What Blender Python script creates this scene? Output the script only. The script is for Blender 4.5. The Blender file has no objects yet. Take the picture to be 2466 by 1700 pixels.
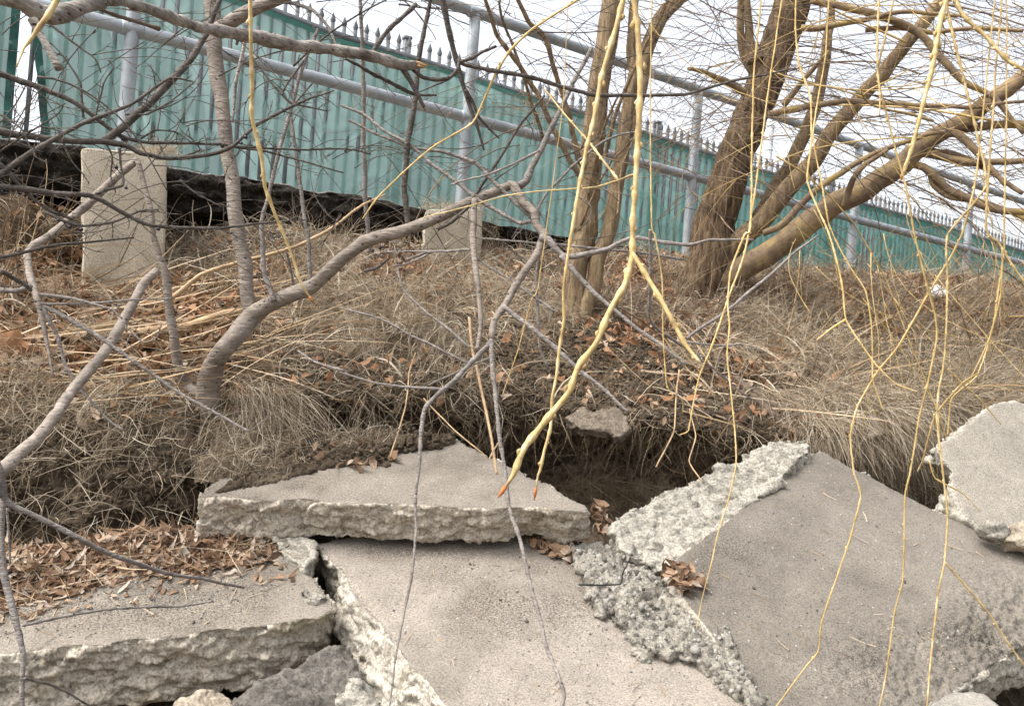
import bpy, bmesh, math, random
import numpy as np
from mathutils import Vector, Matrix
random.seed(7); RNG = np.random.default_rng(7)
C = bpy.context.scene.collection
SC = bpy.context.scene
# ------------------------------------------------------------------ camera, sky, sun, exposure
FPX, CU, CV = 2050.0, 1233.0, 850.0          # focal length and centre in photograph pixels
ROLL = math.radians(4.5)
cr, sr = math.cos(ROLL), math.sin(ROLL)
cd = bpy.data.cameras.new('camera'); cam = bpy.data.objects.new('camera', cd); C.objects.link(cam)
cd.sensor_width = 36.0; cd.lens = 36.0*FPX/2466.0; cd.clip_start = .05; cd.clip_end = 500
cam.matrix_world = Matrix(((cr, -sr, 0, 0), (0, 0, -1, 0), (sr, cr, 0, 0), (0, 0, 0, 1)))
SC.camera = cam
EXPOSURE = 1.32; SUN_EL, SUN_AZ = math.radians(56), math.radians(250)
w = bpy.data.worlds.new('World'); SC.world = w; w.use_nodes = True
nt = w.node_tree; bg = nt.nodes['Background']
sky = nt.nodes.new('ShaderNodeTexSky'); sky.sky_type = 'NISHITA'; sky.sun_disc = False
sky.sun_elevation = SUN_EL; sky.sun_rotation = SUN_AZ; sky.air_density = 1.0; sky.dust_density = 6.0; sky.ozone_density = 1.0
hs = nt.nodes.new('ShaderNodeHueSaturation'); hs.inputs['Saturation'].default_value = .3; hs.inputs['Value'].default_value = 1.15
nt.links.new(sky.outputs[0], hs.inputs['Color']); nt.links.new(hs.outputs[0], bg.inputs['Color'])
bg.inputs['Strength'].default_value = .15
sl = bpy.data.lights.new('sun', 'SUN'); so = bpy.data.objects.new('sun', sl); C.objects.link(so)
sl.energy = .6; sl.angle = math.radians(28); sl.color = (1, .98, .95)
sd = Vector((math.sin(SUN_AZ)*math.cos(SUN_EL), math.cos(SUN_AZ)*math.cos(SUN_EL), math.sin(SUN_EL)))
so.rotation_euler = (-sd).to_track_quat('-Z', 'Y').to_euler(); so.location = (0, 0, 20)
SC.view_settings.view_transform = 'Standard'; SC.view_settings.look = 'None'
SC.view_settings.exposure = EXPOSURE; SC.view_settings.gamma = 1.0; SC.view_settings.use_curve_mapping = False

# ------------------------------------------------------------------ photograph measurements -> world points
def ray(u, v):
    x = (u-CU)/FPX; y = -(v-CV)/FPX
    return np.stack([x*cr-y*sr, np.ones_like(np.asarray(x, float)), x*sr+y*cr], -1)
def P(u, v, d): return ray(np.asarray(u, float), np.asarray(v, float))*np.asarray(d, float)[..., None]
def proj(p):
    p = np.asarray(p); X = p[..., 0]/p[..., 1]; Z = p[..., 2]/p[..., 1]
    return CU+FPX*(X*cr+Z*sr), CV-FPX*(-X*sr+Z*cr)
OFF = {1: (0, 0), 2: (820, 0), 3: (1636, 0), 4: (0, 565), 5: (820, 565), 6: (1636, 565), 7: (0, 1130), 8: (820, 1130), 9: (1636, 1130)}
K = .3585
def Z(reg, *pts):                               # survey sheet coordinates -> photograph pixels
    ox, oy = OFF[reg]; return [(ox+K*a, oy+K*b) for a, b in pts]
VP = ray(4260., 1087.); DIR = VP/np.linalg.norm(VP); DIR[2] = 0; DIR /= np.linalg.norm(DIR)
NRM = np.array([-DIR[1], DIR[0], 0])            # away from the viewer
RAIL0 = P(319, 72, 3.87); RAIL0[2] = 0
def wall_hit(u, v, off):                        # where the sight line meets the upright plane along the railing + off
    r = ray(float(u), float(v)); o = RAIL0+NRM*off
    t = np.dot(o, NRM)/np.dot(r, NRM); p = r*t
    return p, np.dot(p-o, DIR)
def on_line(s, off, z): 
    p = RAIL0+NRM*off+DIR*s; return np.array([p[0], p[1], z])
def rail_depth(u): return 15248./(4260-np.minimum(u, 3500))

# ------------------------------------------------------------------ noise
def _h(i, j, k, s):
    n = (i.astype(np.int64)*374761393+j.astype(np.int64)*668265263+k.astype(np.int64)*2147483647+s*1274126177) & 0xffffffff
    n = ((n ^ (n >> 13))*1274126177) & 0xffffffff; n = ((n ^ (n >> 16))*2246822519) & 0xffffffff
    return ((n ^ (n >> 15)) & 0xffffff)/float(0xffffff)
def vn(p, s=0):
    f = np.floor(p); t = p-f; t = t*t*(3-2*t); i, j, k = [f[..., a].astype(np.int64) for a in range(3)]
    r = 0
    for a in (0, 1):
        for b in (0, 1):
            for c in (0, 1):
                wt = (t[..., 0] if a else 1-t[..., 0])*(t[..., 1] if b else 1-t[..., 1])*(t[..., 2] if c else 1-t[..., 2])
                r = r+wt*_h(i+a, j+b, k+c, s)
    return r*2-1
def fbm(p, freq, oct=4, s=0, gain=.5):
    r = 0; a = 1.; p = np.asarray(p)
    for o in range(oct): r = r+a*vn(p*freq+17.3*o, s+o); a *= gain; freq *= 2.03
    return r
def cells(p, freq, s=0):                        # distance to the nearest scattered point: pebbly relief
    q = p*freq; f = np.floor(q); best = np.full(q.shape[:-1], 9.)
    for a in (-1, 0, 1):
        for b in (-1, 0, 1):
            for c in (-1, 0, 1):
                g = f+np.array([a, b, c]); i, j, k = [g[..., n].astype(np.int64) for n in range(3)]
                pt = g+np.stack([_h(i, j, k, s), _h(i, j, k, s+1), _h(i, j, k, s+2)], -1)
                best = np.minimum(best, np.linalg.norm(q-pt, axis=-1))
    return best
def facets(p, freq, s=0):                       # chipped relief: every cell a small tilted plane
    q = p*freq; q = q+.35*np.stack([vn(q*.9, s+61), vn(q*.9, s+62), vn(q*.9, s+63)], -1); f = np.floor(q); best = np.full(q.shape[:-1], 9.); val = np.zeros(q.shape[:-1])
    for a in (-1, 0, 1):
        for b in (-1, 0, 1):
            for c in (-1, 0, 1):
                g = f+np.array([a, b, c]); i, j, k = [g[..., n].astype(np.int64) for n in range(3)]
                pt = g+np.stack([_h(i, j, k, s), _h(i, j, k, s+1), _h(i, j, k, s+2)], -1); d = q-pt; dist = np.linalg.norm(d, axis=-1)
                v = sum((_h(i, j, k, s+5+n)*2-1)*d[..., n] for n in range(3))*1.1+(_h(i, j, k, s+9)-.5)*.8
                m = dist < best; best = np.where(m, dist, best); val = np.where(m, v, val)
    return val
def sstep(a, b, x): t = np.clip((x-a)/(b-a), 0, 1); return t*t*(3-2*t)

# ------------------------------------------------------------------ objects
def tag(o, label=None, cat=None, group=None, kind=None):
    if label: o['label'] = label
    if cat: o['category'] = cat
    if group: o['group'] = group
    if kind: o['kind'] = kind
    return o
def empty(name, loc, label, cat, group=None):
    o = bpy.data.objects.new(name, None); C.objects.link(o); o.location = loc; o.empty_display_size = .1
    return tag(o, label, cat, group)
def mesh_obj(name, V, F, m, parent=None, origin=None, smooth=True, attrs=None):
    V = np.asarray(V, float)
    top = parent
    org = np.zeros(3)
    while top is not None: org = org+np.array(top.location); top = top.parent
    loc = np.zeros(3)
    if origin is not None and parent is None: loc = np.asarray(origin, float); 
    me = bpy.data.meshes.new(name)
    F = F if isinstance(F, list) else [F]
    F = [np.asarray(f) for f in F if len(f)]
    me.vertices.add(len(V)); me.vertices.foreach_set('co', (V-org-loc).astype(np.float32).ravel())
    li = np.concatenate([f.ravel() for f in F]); cnt = np.concatenate([np.full(len(f), f.shape[1]) for f in F])
    me.loops.add(len(li)); me.loops.foreach_set('vertex_index', li.astype(np.int32))
    me.polygons.add(len(cnt)); st = np.concatenate([[0], np.cumsum(cnt)[:-1]])
    me.polygons.foreach_set('loop_start', st.astype(np.int32)); me.polygons.foreach_set('loop_total', cnt.astype(np.int32))
    me.update(calc_edges=True); me.validate()
    if smooth: me.polygons.foreach_set('use_smooth', np.ones(len(me.polygons), bool))
    for k, a in (attrs or {}).items():
        at = me.attributes.new(k, 'FLOAT', 'POINT'); at.data.foreach_set('value', np.asarray(a, np.float32))
    me.materials.append(m)
    o = bpy.data.objects.new(name, me); C.objects.link(o); o.location = loc
    if parent is not None: o.parent = parent
    return o

class Tubes:
    def __init__(s): s.V = []; s.F = []; s.n = 0; s.A = []
    def add(s, pts, rad, sides=6, relief=0, seed=0, rnd=0., att=None):
        pts = np.asarray(pts, float); n = len(pts); rad = np.broadcast_to(np.asarray(rad, float), (n,))
        t = np.gradient(pts, axis=0); t /= np.maximum(np.linalg.norm(t, axis=1), 1e-9)[:, None]
        a = np.array([.31, .17, .93]) if abs(t[0][2]) < .9 else np.array([1., .1, .05])
        u = np.zeros_like(pts); a = a-t[0]*np.dot(a, t[0]); u[0] = a/np.linalg.norm(a)
        for i in range(1, n):
            q = u[i-1]-t[i]*np.dot(u[i-1], t[i]); u[i] = q/np.linalg.norm(q)
        b = np.cross(t, u); ang = np.arange(sides)*2*math.pi/sides
        ring = np.cos(ang)[None, :, None]*u[:, None]+np.sin(ang)[None, :, None]*b[:, None]
        rr = rad[:, None]*np.ones(sides)[None]
        if relief:
            L = np.concatenate([[0], np.cumsum(np.linalg.norm(np.diff(pts, axis=0), axis=1))])
            q = np.stack([np.cos(ang)[None]*np.ones(n)[:, None]*rad.max()*24+seed, np.sin(ang)[None]*np.ones(n)[:, None]*rad.max()*24, L[:, None]*np.ones(sides)[None]*3.2], -1)
            rr = rr*(1+relief*(1-2*np.abs(fbm(q, 1.6, 3, seed)))+relief*.8*fbm(q*.25, 1., 2, seed+5))
        elif rnd:
            q = pts[:, None]+ring*rad[:, None, None]
            rr = rr*(1+rnd*fbm(q, .55/max(rad.max(), 1e-4), 2, seed))
        V = pts[:, None]+ring*rr[..., None]
        V = np.concatenate([pts[:1, None]*np.ones((1, sides, 1)), V, pts[-1:, None]*np.ones((1, sides, 1))])
        m = n+2; i = np.arange(m-1)[:, None]*sides; j = np.arange(sides)[None]; j2 = (j+1) % sides
        s.F.append(np.stack([i+j, i+j2, i+sides+j2, i+sides+j], -1).reshape(-1, 4)+s.n)
        s.V.append(V.reshape(-1, 3)); s.n += m*sides
        s.A.append(np.full(m*sides, random.random() if att is None else att))
    def build(s, name, m, parent=None, origin=None):
        return mesh_obj(name, np.concatenate(s.V), np.concatenate(s.F), m, parent, origin, attrs={'var': np.concatenate(s.A)})

def spline(pts, step, kink=0.):                          # Catmull-Rom through the rows of pts (any number of columns)
    p = np.asarray(pts, float)
    if len(p) == 2: p = np.array([p[0], (p[0]+p[1])/2, p[1]])
    q = np.vstack([2*p[0]-p[1], p, 2*p[-1]-p[-2]]); out = []
    for i in range(1, len(q)-2):
        L = np.linalg.norm((q[i+1]-q[i])[:3]); n = max(2, int(L/step)); t = np.linspace(0, 1, n, endpoint=False)[:, None]
        a, b, c, d = q[i-1], q[i], q[i+1], q[i+2]
        out.append((1-kink)*.5*((2*b)+(c-a)*t+(2*a-5*b+4*c-d)*t*t+(3*b-a-3*c+d)*t**3)+kink*(b+(c-b)*t))
    out.append(q[-2:-1]); return np.vstack(out)
def path(px, r, d, wob=0., step=None, seed=None):
    """px: photograph pixels; r, d: radius (sheet px) and distance, each a pair (start, end) or a list"""
    px = np.asarray(px, float); n = len(px)
    L = np.concatenate([[0], np.cumsum(np.linalg.norm(np.diff(px, axis=0), axis=1))]); L /= L[-1]
    d = np.interp(L, np.linspace(0, 1, len(np.atleast_1d(d))), np.atleast_1d(d)) if len(np.atleast_1d(d)) != n else np.asarray(d, float)
    r = np.interp(L, np.linspace(0, 1, len(np.atleast_1d(r))), np.atleast_1d(r)) if len(np.atleast_1d(r)) != n else np.asarray(r, float)
    pr = np.column_stack([P(px[:, 0], px[:, 1], d), r*K*d/FPX])
    def on(a, b, k):                            # beyond the picture's edge a branch goes on
        t = (a-b)[:3]; l0 = np.linalg.norm(t)+1e-9; t = t/l0; out = []
        for f in (min(.12, l0), .3*k, .6*k, k):
            e = a.copy(); e[:3] += t*f+np.array([0, .12, .3])*(f*f/k)*(1 if t[2] > -.2 else 0); out.append(e)
        return out
    if n > 2:
        if px[0][1] < -5 or px[0][0] < -5: pr = np.vstack(on(pr[0], pr[1], 1.3 if px[0][1] < -5 else .6)[::-1]+[pr])
        if px[-1][1] < -5 or px[-1][0] > 2470: pr = np.vstack([pr]+on(pr[-1], pr[-2], 1.5 if px[-1][1] < -5 else .8))
    rm = pr[:, 3].mean()
    s = spline(pr, step or max(.006, min(.03, rm*1.6)), .5 if rm < .012 else .15)
    s[:, 3] = np.maximum(s[:, 3], .0006)
    if wob:
        sd_ = random.random()*90
        q = s[:, :3]+sd_
        s[:, 0] += wob*fbm(q, 9, 2, 1); s[:, 1] += wob*fbm(q, 9, 2, 4); s[:, 2] += wob*fbm(q, 9, 2, 9)
    return s
def nodes_on(s, gap, amt):                      # swollen nodes along a twig
    L = np.concatenate([[0], np.cumsum(np.linalg.norm(np.diff(s[:, :3], axis=0), axis=1))]); r = s[:, 3].copy()
    at = np.cumsum(RNG.uniform(.6, 1.4, int(L[-1]/gap)+2)*gap)
    for a in at: r *= 1+amt*np.exp(-((L-a)/(np.interp(a, L, s[:, 3])*1.3+.0015))**2)
    s = s.copy(); s[:, 3] = r; return s
def rvec(n=None):
    v = RNG.normal(size=(n or 1, 3)); v /= np.linalg.norm(v, axis=1)[:, None]
    return v if n else v[0]
def spurs(T, s, gap, lo, hi, rr=.0012, kids=2, up=.25, sides=4, view=.55):
    """short crooked side twigs along the branch s"""
    L = np.concatenate([[0], np.cumsum(np.linalg.norm(np.diff(s[:, :3], axis=0), axis=1))]); a = gap*random.random()
    while a < L[-1]:
        i = int(np.searchsorted(L, a)); i = min(max(i, 1), len(s)-1)
        t = s[i, :3]-s[i-1, :3]; t /= np.linalg.norm(t)+1e-9
        dv = rvec()*np.array([1, view, 1])+t*.6+np.array([0, 0, up]); dv /= np.linalg.norm(dv)
        ln = random.uniform(lo, hi)*random.choice((.35, .6, 1, 1)); n = 5; pts = [s[i, :3]]
        for k in range(n): dv = dv+rvec()*.28; dv /= np.linalg.norm(dv); pts.append(pts[-1]+dv*ln/n)
        r0 = min(rr*1.25, s[i, 3]*.8); T.add(pts, np.linspace(r0, r0*.55, n+1), sides)
        if kids and ln > lo*1.2:
            for _ in range(random.randint(0, kids)):
                k = random.randint(1, n-1); d2 = dv+rvec()*.9; d2 /= np.linalg.norm(d2)
                l2 = ln*random.uniform(.15, .45); q = [pts[k], pts[k]+d2*l2*.5, pts[k]+d2*l2+rvec()*l2*.12]
                T.add(q, [r0*.7, r0*.6, r0*.4], sides)
        a += gap*random.uniform(.4, 1.7)
# ------------------------------------------------------------------ materials
def mat(name):
    m = bpy.data.materials.new(name); m.use_nodes = True; t = m.node_tree
    return m, t, t.nodes['Principled BSDF']
def N(t, typ, ins=None, **kw):
    n = t.nodes.new(typ)
    for k, v in kw.items(): setattr(n, k, v)
    for k, v in (ins or {}).items():
        if isinstance(v, bpy.types.NodeSocket): t.links.new(v, n.inputs[k])
        else: n.inputs[k].default_value = v
    return n
def ramp(t, fac, *stops):
    n = t.nodes.new('ShaderNodeValToRGB'); e = n.color_ramp.elements
    while len(e) < len(stops): e.new(.5)
    for x, (p, c) in zip(e, stops): x.position = p; x.color = tuple(c)+((1,) if len(c) == 3 else ())
    t.links.new(fac, n.inputs[0]); return n.outputs[0]
def mixc(t, f, a, b, mode='MIX'):
    n = t.nodes.new('ShaderNodeMix'); n.data_type = 'RGBA'; n.blend_type = mode
    for i, v in ((0, f), (6, a), (7, b)):
        if isinstance(v, bpy.types.NodeSocket): t.links.new(v, n.inputs[i])
        else: n.inputs[i].default_value = v if i == 0 else tuple(v)+((1,) if len(v) == 3 else ())
    return n.outputs[2]
def noise(t, co, sc, det=4, ro=.55): return N(t, 'ShaderNodeTexNoise', {'Vector': co, 'Scale': sc, 'Detail': det, 'Roughness': ro}).outputs['Fac']
def oco(t, scale=None):
    o = N(t, 'ShaderNodeTexCoord').outputs['Object']
    return N(t, 'ShaderNodeMapping', {'Vector': o, 'Scale': scale}).outputs[0] if scale else o
def bump(t, b, h, strength, dist):
    n = N(t, 'ShaderNodeBump', {'Height': h, 'Strength': strength, 'Distance': dist}); 
    t.links.new(n.outputs[0], b.inputs['Normal']); return n
def attr(t, n): return N(t, 'ShaderNodeAttribute', attribute_name=n).outputs['Fac']
def island(t): return N(t, 'ShaderNodeNewGeometry').outputs['Random Per Island']
def math2(t, op, a, b):
    return N(t, 'ShaderNodeMath', {0: a, 1: b}, operation=op).outputs[0]

def concrete(name, top, dark, rough, roughdark, pit=1.0, seed=0., moss=0.):
    m, t, b = mat(name); co = oco(t); co = N(t, 'ShaderNodeMapping', {'Vector': co, 'Location': (seed, seed*.7, seed*1.3)}).outputs[0]
    rg = attr(t, 'rough')
    n1 = noise(t, co, 2.6, 5, .62); n2 = noise(t, co, 11, 4); n3 = noise(t, co, 230, 3, .75); n4 = noise(t, co, 60, 3)
    vo = N(t, 'ShaderNodeTexVoronoi', {'Vector': co, 'Scale': 75., 'Randomness': 1.}); vc = vo.outputs['Distance']
    base = ramp(t, n1, (.4, dark), (.56, top))
    base = mixc(t, .55, base, ramp(t, n2, (.3, [c*.74 for c in top]), (.7, [c*1.12 for c in top])))
    sand = ramp(t, n3, (.36, (.48, .47, .46)), (.5, (.97, .97, .97)), (.64, (1.32, 1.3, 1.27)))
    base = mixc(t, .85, base, sand, 'MULTIPLY')
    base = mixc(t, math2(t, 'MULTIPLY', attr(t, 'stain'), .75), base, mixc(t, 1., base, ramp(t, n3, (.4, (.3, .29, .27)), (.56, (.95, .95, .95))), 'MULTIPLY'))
    wn = N(t, 'ShaderNodeTexWhiteNoise', {'Vector': vo.outputs['Position']}).outputs['Value']
    stone = math2(t, 'MULTIPLY', math2(t, 'LESS_THAN', vc, .2), math2(t, 'GREATER_THAN', wn, .86))
    base = mixc(t, math2(t, 'MULTIPLY', stone, .7), base, ramp(t, math2(t, 'FRACT', math2(t, 'MULTIPLY', wn, 37.), 0.), (.2, (.12, .11, .1)), (.75, (.42, .39, .35))))
    v2 = N(t, 'ShaderNodeTexVoronoi', {'Vector': co, 'Scale': 42.}); 
    pal = ramp(t, N(t, 'ShaderNodeTexWhiteNoise', {'Vector': v2.outputs['Position']}).outputs['Value'], (.1, roughdark), (.3, rough), (.75, [min(1, c*1.25) for c in rough]))
    rc = mixc(t, .5, pal, ramp(t, noise(t, oco(t, (1, 1, 2.4)), 17, 7, .78), (.36, roughdark), (.5, rough), (.66, [min(1, c*1.2) for c in rough])))
    rc = mixc(t, .7, rc, ramp(t, noise(t, co, 150, 3, .7), (.36, (.36, .34, .31)), (.56, (1.22, 1.21, 1.19))), 'MULTIPLY')
    if moss:
        rc = mixc(t, ramp(t, noise(t, co, 5.5, 4), (.54, (0, 0, 0)), (.66, (moss, moss, moss))), rc, (.24, .19, .075))
    edge = math2(t, 'ADD', rg, math2(t, 'MULTIPLY', math2(t, 'SUBTRACT', noise(t, co, 28, 4), .5), .5))
    sel = ramp(t, edge, (.28, (0, 0, 0)), (.5, (1, 1, 1)))
    t.links.new(mixc(t, sel, base, rc), b.inputs['Base Color']); b.inputs['Roughness'].default_value = .95
    b.inputs['Specular IOR Level'].default_value = .2
    h = math2(t, 'ADD', math2(t, 'MULTIPLY', n3, .35), math2(t, 'MULTIPLY', n4, .65))
    h = math2(t, 'ADD', h, math2(t, 'MULTIPLY', math2(t, 'MULTIPLY', v2.outputs['Distance'], sel), -1.2))
    bump(t, b, h, .8*pit, .005); return m
M = {}
M['slab'] = concrete('weathered_concrete', (.245, .216, .178), (.14, .122, .098), (.39, .35, .29), (.19, .16, .115), 1., 0., .5)
M['slab_warm'] = concrete('sandy_concrete', (.285, .25, .21), (.16, .14, .113), (.4, .37, .315), (.2, .172, .13), 1., 5.)
M['slab_grey'] = concrete('grey_concrete', (.2, .178, .149), (.125, .11, .09), (.34, .315, .265), (.28, .25, .2), .8, 11.)
M['rubble'] = concrete('broken_concrete', (.3, .28, .24), (.18, .17, .145), (.32, .3, .257), (.15, .138, .113), 1.2, 3.)
M['aggregate'] = concrete('pebbly_concrete', (.42, .4, .36), (.15, .136, .112), (.25, .232, .197), (.085, .077, .064), 1.2, 8.)
M['footing'] = concrete('cast_concrete', (.55, .49, .385), (.43, .375, .28), (.55, .49, .38), (.36, .31, .23), .35, 2.)
M['pale_slab'] = concrete('pale_concrete', (.33, .3, .25), (.22, .2, .165), (.36, .335, .285), (.17, .15, .12), .7, 9.)
M['stone_tan'] = concrete('tan_stone', (.3, .25, .19), (.2, .165, .125), (.31, .265, .205), (.17, .14, .105), .5, 4.)
M['stone_soil'] = concrete('soil_stained_stone', (.17, .14, .108), (.1, .082, .06), (.17, .14, .108), (.1, .08, .06), .8, 7.)
M['stone_dark'] = concrete('dark_stone', (.13, .12, .105), (.06, .055, .05), (.13, .12, .105), (.06, .055, .05), .7, 6.)

def soil():
    m, t, b = mat('bank_soil'); co = oco(t)
    c = ramp(t, noise(t, co, 7, 6, .65), (.3, (.055, .042, .03)), (.52, (.115, .09, .064)), (.75, (.19, .152, .11)))
    c = mixc(t, .8, c, ramp(t, noise(t, co, 90, 4, .7), (.3, (.4, .38, .36)), (.65, (1.3, 1.28, 1.24))), 'MULTIPLY')
    c = mixc(t, attr(t, 'dry'), c, mixc(t, 1., c, (1.9, 1.85, 1.8), 'MULTIPLY'))  # 'dry' is brightness painted into the soil colour to lift the shaded hollow
    lit = attr(t, 'litter')
    straw = ramp(t, noise(t, co, 160, 3, .8), (.38, (.035, .024, .016)), (.55, (.11, .077, .047)), (.72, (.3, .22, .135)))
    c = mixc(t, math2(t, 'MULTIPLY', lit, .75), c, straw)
    t.links.new(c, b.inputs['Base Color']); b.inputs['Roughness'].default_value = 1; b.inputs['Specular IOR Level'].default_value = .1
    h = math2(t, 'ADD', noise(t, co, 38, 5, .7), math2(t, 'MULTIPLY', noise(t, co, 170, 3), .4)); bump(t, b, h, 1, .018); return m
M['soil'] = soil()
def asphalt():
    m, t, b = mat('old_asphalt'); co = oco(t); v = N(t, 'ShaderNodeTexVoronoi', {'Vector': co, 'Scale': 55.})
    c = ramp(t, noise(t, co, 16, 6, .75), (.35, (.012, .0105, .0095)), (.54, (.03, .026, .022)), (.7, (.1, .08, .06)))
    c = mixc(t, attr(t, 'top'), c, ramp(t, noise(t, co, 80, 3), (.4, (.13, .12, .11)), (.6, (.27, .25, .23))))
    t.links.new(c, b.inputs['Base Color']); b.inputs['Roughness'].default_value = 1.; b.inputs['Specular IOR Level'].default_value = .03
    bump(t, b, math2(t, 'ADD', v.outputs['Distance'], noise(t, co, 60, 4)), 1, .012); return m
M['asphalt'] = asphalt()
def simple(name, cols, sc, rough=.8, det=4, bs=.4, bd=.004, stretch=None, spec=.3, var=0):
    m, t, b = mat(name); co = oco(t, stretch); n = noise(t, co, sc, det, .65)
    st = [(.3+.4*i/(len(cols)-1), c) for i, c in enumerate(cols)]
    c = ramp(t, n, *st)
    if var: c = mixc(t, 1., c, ramp(t, attr(t, 'var'), (0, (1-var,)*3), (1, (1+var,)*3)), 'MULTIPLY')
    t.links.new(c, b.inputs['Base Color']); b.inputs['Roughness'].default_value = rough; b.inputs['Specular IOR Level'].default_value = spec
    if bs: bump(t, b, n, bs, bd)
    return m
def grey_bark(name, a, b_, dark, sc=1.):
    m, t, b = mat(name); co = oco(t)
    c = ramp(t, noise(t, co, 14*sc, 5, .65), (.33, a), (.66, b_))
    c = mixc(t, .55, c, ramp(t, noise(t, oco(t, (40, 40, 110)), sc, 5, .7), (.32, (.55, .52, .49)), (.58, (1.12, 1.11, 1.1))), 'MULTIPLY')
    v = N(t, 'ShaderNodeTexVoronoi', {'Vector': oco(t, (1, 1, 1.6)), 'Scale': 34.*sc}).outputs['Distance']
    c = mixc(t, ramp(t, v, (.1, (1, 1, 1)), (.2, (0, 0, 0))), c, dark)
    c = mixc(t, 1., c, ramp(t, attr(t, 'var'), (0, (.85, .84, .83)), (1, (1.1, 1.1, 1.1))), 'MULTIPLY')
    t.links.new(c, b.inputs['Base Color']); b.inputs['Roughness'].default_value = .8; b.inputs['Specular IOR Level'].default_value = .25
    bump(t, b, math2(t, 'ADD', noise(t, oco(t, (30, 30, 180)), sc, 4), math2(t, 'MULTIPLY', v, .6)), 1., .006); return m
M['grey_bark'] = grey_bark('smooth_grey_bark', (.185, .155, .13), (.33, .285, .24), (.035, .045, .038))
M['grey_twig'] = grey_bark('grey_twig_bark', (.16, .14, .125), (.32, .29, .265), (.04, .035, .033), 2)
M['thorn_twig'] = grey_bark('dark_thorn_bark', (.07, .058, .05), (.15, .13, .112), (.03, .026, .024), 2)
M['lichen_bark'] = grey_bark('scaly_bark', (.14, .115, .1), (.45, .415, .37), (.045, .026, .022), 1.6)
def willow_bark(name, lo, mid, hi, sc):
    m, t, b = mat(name); co = oco(t, (1, 1, .16)); n = noise(t, co, 55*sc, 5, .7)
    c = ramp(t, n, (.34, lo), (.5, mid), (.68, hi))
    c = mixc(t, .6, c, ramp(t, noise(t, oco(t), 6, 4), (.35, (.7, .68, .66)), (.65, (1.15, 1.14, 1.12))), 'MULTIPLY')
    t.links.new(c, b.inputs['Base Color']); b.inputs['Roughness'].default_value = .9; b.inputs['Specular IOR Level'].default_value = .15
    bump(t, b, n, 1., .025); return m
M['willow_bark'] = willow_bark('furrowed_willow_bark', (.035, .022, .014), (.15, .103, .063), (.3, .22, .14), 1)
M['willow_limb'] = willow_bark('smooth_willow_bark', (.14, .096, .058), (.255, .185, .11), (.37, .285, .18), 1)
def yellow_limb():
    m, t, b = mat('olive_willow_bark'); co = oco(t)
    c = ramp(t, noise(t, co, 9, 5, .7), (.38, (.14, .095, .06)), (.52, (.235, .165, .095)), (.68, (.38, .275, .085)))
    c = mixc(t, ramp(t, noise(t, co, 48, 3), (.6, (0, 0, 0)), (.7, (1, 1, 1))), c, (.12, .1, .08))
    t.links.new(c, b.inputs['Base Color']); b.inputs['Roughness'].default_value = .85; bump(t, b, noise(t, co, 60, 4), .5, .004); return m
M['yellow_limb'] = yellow_limb()
M['withe'] = simple('yellow_willow_bark', [(.19, .125, .05), (.42, .3, .12), (.62, .5, .29)], 34, .6, 4, .3, .002, None, .4, .18)
M['withe_thin'] = simple('ochre_willow_twig', [(.3, .2, .08), (.48, .34, .13), (.6, .45, .25)], 20, .7, 3, 0, 0, None, .3, .3)
M['crown_twig'] = simple('willow_crown_twig', [(.09, .068, .066), (.2, .145, .105), (.38, .28, .13)], 6, .8, 3, 0, 0, None, .3, .35)
M['bud'] = simple('rust_bud', [(.3, .1, .03), (.42, .17, .05)], 60, .6)
M['berry'] = simple('black_berry', [(.008, .008, .014), (.02, .02, .03)], 30, .35, 2, 0, 0, None, .5)
M['wood_raw'] = simple('split_wood', [(.34, .19, .08), (.55, .36, .19)], 60, .8, 4, .6, .004)
M['dead_wood'] = simple('stripped_dead_wood', [(.16, .115, .08), (.42, .29, .165), (.55, .4, .24)], 9, .8, 5, .5, .006, (1, 1, 3))
M['brown_stick'] = simple('brown_stick_bark', [(.085, .06, .045), (.17, .125, .095)], 30, .85)
M['galv'] = simple('galvanised_steel', [(.24, .265, .28), (.31, .335, .35), (.37, .395, .41)], 12, .5, 4, .1, .001, None, .5)
M['galv'].node_tree.nodes['Principled BSDF'].inputs['Metallic'].default_value = .25
M['fence_steel'] = simple('grey_painted_steel', [(.1, .11, .115), (.16, .17, .175)], 20, .5)
def blades(name, *stops, tr=.25):
    m, t, b = mat(name); r = island(t); c = ramp(t, r, *stops)
    c = mixc(t, .5, c, ramp(t, noise(t, oco(t), 5, 3), (.3, (.6, .58, .55)), (.65, (1.12, 1.1, 1.06))), 'MULTIPLY')
    t.links.new(c, b.inputs['Base Color']); b.inputs['Roughness'].default_value = .85; b.inputs['Specular IOR Level'].default_value = .15
    o = t.nodes['Material Output']; tl = N(t, 'ShaderNodeBsdfTranslucent', {'Color': c}); mx = N(t, 'ShaderNodeMixShader', {0: tr, 1: b.outputs[0], 2: tl.outputs[0]})
    t.links.new(mx.outputs[0], o.inputs[0]); return m
M['straw'] = blades('dry_grass', (0, (.12, .088, .06)), (.25, (.29, .228, .155)), (.6, (.47, .395, .29)), (1, (.66, .59, .475)))
M['root'] = blades('fine_roots', (0, (.1, .07, .045)), (.5, (.24, .18, .115)), (1, (.5, .4, .28)), tr=0.)
M['leaf'] = blades('fallen_leaves', (0, (.1, .055, .035)), (.3, (.22, .115, .06)), (.6, (.38, .205, .11)), (.82, (.46, .31, .2)), (1, (.6, .5, .4)))
M['leaf_rust'] = blades('rust_leaves', (0, (.085, .055, .038)), (.25, (.2, .125, .08)), (.5, (.34, .22, .14)), (.72, (.44, .33, .235)), (1, (.56, .5, .43)))
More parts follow.
